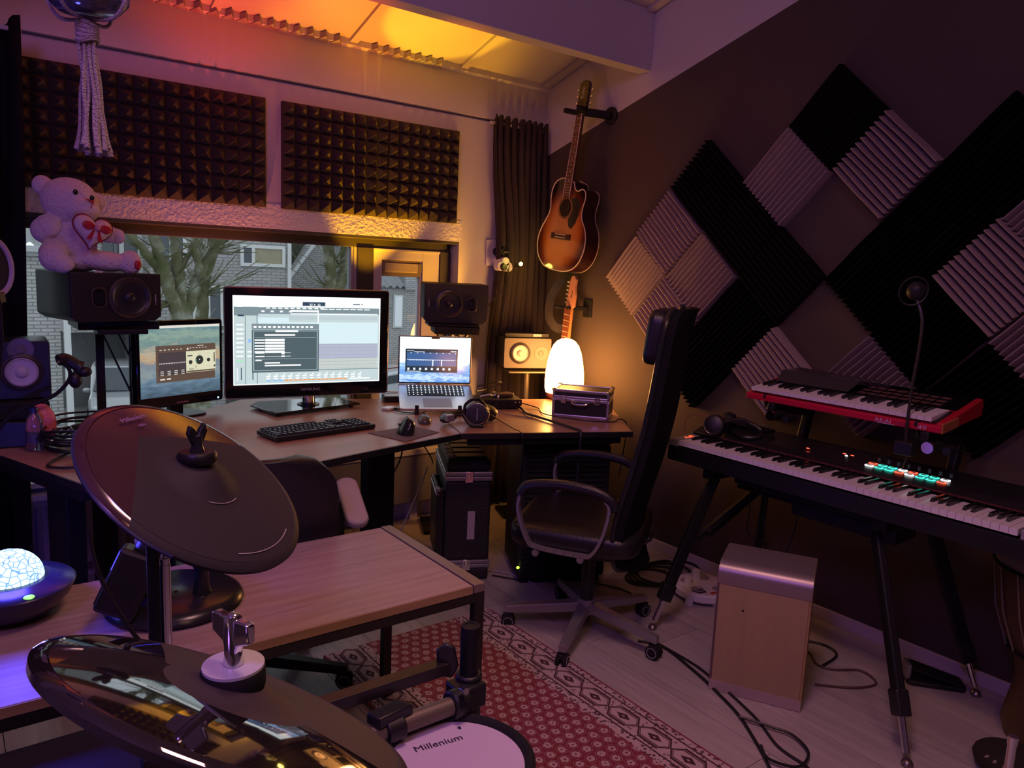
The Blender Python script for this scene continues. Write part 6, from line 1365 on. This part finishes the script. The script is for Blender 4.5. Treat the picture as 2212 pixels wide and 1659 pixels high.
tree('big mossy multi-stemmed tree left of the large monitor',[([(2.50,y,GZ),(2.50,y,-1),(2.46,y,.3),(2.42,y,.85)],.20,.15),
 ([(2.44,y,.55),(2.30,y-.1,.95),(2.18,y-.1,1.35),(2.05,y-.2,1.9),(1.95,y-.2,2.6)],.12,.06),([(2.20,y,1.25),(2.0,y-.2,1.45),(1.80,y-.2,1.75),(1.5,y-.3,2.3)],.07,.04),
 ([(2.42,y,.8),(2.40,y,1.2),(2.36,y,1.7),(2.32,y,2.6)],.11,.07),([(2.46,y,.7),(2.62,y+.1,1.05),(2.74,y+.1,1.35),(2.95,y,1.75),(3.2,y,2.6)],.11,.07),
 ([(2.70,y,1.15),(2.60,y,1.5),(2.66,y,1.8),(2.60,y,2.6)],.07,.05),([(2.35,y,1.1),(2.55,y+.1,1.45),(2.75,y+.2,1.7),(3.0,y,2.3)],.05,.03),([(2.30,y,.9),(2.05,y-.1,.72),(1.75,y-.2,.75)],.06,.03)],1)
tree('slim tree trunk close to the left edge of the large monitor',[([(3.05,11.5,GZ),(3.08,11.5,-.5),(3.10,11.5,.9),(3.22,11.5,1.5),(3.35,11.5,2.4)],.13,.09)],2)
tree('forked mossy tree right of the large monitor seen against the grey gable',[([(4.50,10.2,GZ),(4.50,10.2,-.5),(4.52,10.2,.7),(4.50,10.2,1.05)],.17,.14),([(4.50,10.2,1.0),(4.42,10.1,1.35),(4.43,10.1,1.9),(4.38,10.1,2.6)],.10,.08),([(4.52,10.2,1.0),(4.68,10.2,1.3),(4.72,10.2,1.8),(4.80,10.2,2.6)],.12,.09)],3)
# ---- cars
def car(label,M,col,van=False):
    t=thing('car',label,'car',M=M); L_,H_=(4.4,1.75 if van else 1.45)
    pr=[(0,.30),(.05,.75),(.25,1.0 if van else .85),(.9,1.05 if van else .92),(1.55,H_-.05),(2.1,H_),(3.6,H_-.05),(4.15,1.1),(4.35,.95),(4.4,.35),(4.3,.25),(.1,.25)]
    XM=Matrix(((1,0,0,0),(0,0,1,-.85),(0,1,0,0),(0,0,0,1)))
    part('body',G().prism(pr,0,1.7,XM),col,t,25,.06)
    part('windscreen',G().add([(.88,-.78,.98+(.1 if van else 0)),(.88,.78,.98+(.1 if van else 0)),(1.5,.66,H_-.1),(1.5,-.66,H_-.1)],[(0,3,2,1)]).add([(p[0]-.03,p[1],p[2]+.02) for p in [(.88,-.78,.98+(.1 if van else 0)),(.88,.78,.98+(.1 if van else 0)),(1.5,.66,H_-.1),(1.5,-.66,H_-.1)]],[(0,1,2,3)]),dkg,t,0)
    for sy in (-.86,.86): part('side_window',G().prism([(1.25,1.0),(1.62,H_-.14),(3.5,H_-.14),(3.85,1.05)],sy-.01,sy+.01,Matrix(((1,0,0,0),(0,0,1,0),(0,1,0,0),(0,0,0,1)))),dkg,t,0)
    for x in (.85,3.5):
        for sy in (-.82,.82): part('wheel',G().cyl((x,sy-.1,.32),(x,sy+.1,.32),.32,n=20),rubber,t)
    for sy in (-.6,.6): part('headlight',G().ell((.08,sy,.72),(.08,.20,.09),12),mat('headlight',(.75,.78,.8),.1),t)
    part('grille',G().box(-.03,.05,-.35,.35,.42,.6),black,t,0); part('plate',G().box(-.04,-.02,-.25,.25,.33,.43),mat('plate_yellow',(.7,.5,.05),.5),t,0)
    for sy in (-.95,.95): part('mirror',G().ell((1.3,sy,1.05),(.08,.12,.08),10),col,t)
    return t
cw=mat('car_white',(.45,.46,.48),.25,coat=.5); csv_=mat('car_silver',(.30,.33,.38),.25,metal=.3,coat=.5)
car('white van-like car parked in the recess behind the speaker stand',Mz(3.95,22.6,GZ,78),cw,True)
car('silver car nearer the window, left of the small monitor',Mz(2.35,12.9,GZ,100),csv_)
car('white car parked right of the large monitor',Mz(14.6,24.4,GZ,205),cw)
bk_=thing('bicycle','dark bicycle leaning at the white brick wall','bicycle',(1.55,17.4,GZ))
for x in (0,1.0): part('wheel',G().tube([(x+.33*math.cos(t*PI/12),0,.34+.33*math.sin(t*PI/12)) for t in range(24)],.02,6,closed=True),rubber,bk_)
part('frame',G().tube([(0,0,.34),(.35,0,.85),(.9,0,.85),(1.0,0,.34)],.02,6).tube([(.35,0,.85),(.5,0,.34),(.9,0,.85)],.02,6).tube([(.9,0,.85),(.88,0,1.0),(.75,.2,1.02)],.015,6),black,bk_)
sh=thing('yellow_flowering_shrub','bare shrub with yellow tips in front of the silver car','shrub',(2.45,8.6,GZ)); rr=random.Random(2)
g=G()
for k in range(40):
    a=rr.uniform(0,6.28); r_=rr.uniform(.1,.5); h_=rr.uniform(1.6,2.75); g.tube([(0,0,0),(r_*.5*math.cos(a),r_*.5*math.sin(a),h_*.6),(r_*math.cos(a),r_*math.sin(a),h_)],[.012,.008,.004],4)
part('stems',g,bark,sh,0,kind='stuff'); g=G()
for k in range(260):
    a=rr.uniform(0,6.28); r_=rr.uniform(.05,.5); g.ell((r_*math.cos(a),r_*math.sin(a),rr.uniform(1.5,2.75)),(.03,.03,.02),5)
part('leaves',g,mat('yellow_leaf',(.42,.38,.12),.8),sh,0,kind='stuff')

cs2=thing('black_cabinet','large black block added to darken the space below the left part of the low table','cabinet',(0,0,0))  # added block, stands here only to turn this corner black
part('body',G().box(-.60,.44,1.16,1.54,.02,.535),MATS['cabinet_black'],cs2,0,.012)
part('front_panel',G().box(-.57,.41,1.150,1.160,.05,.50),MATS['cabinet_black'],cs2,0,.004)
part('foot',G().box(-.55,.40,1.20,1.50,0,.02),black,cs2,0)
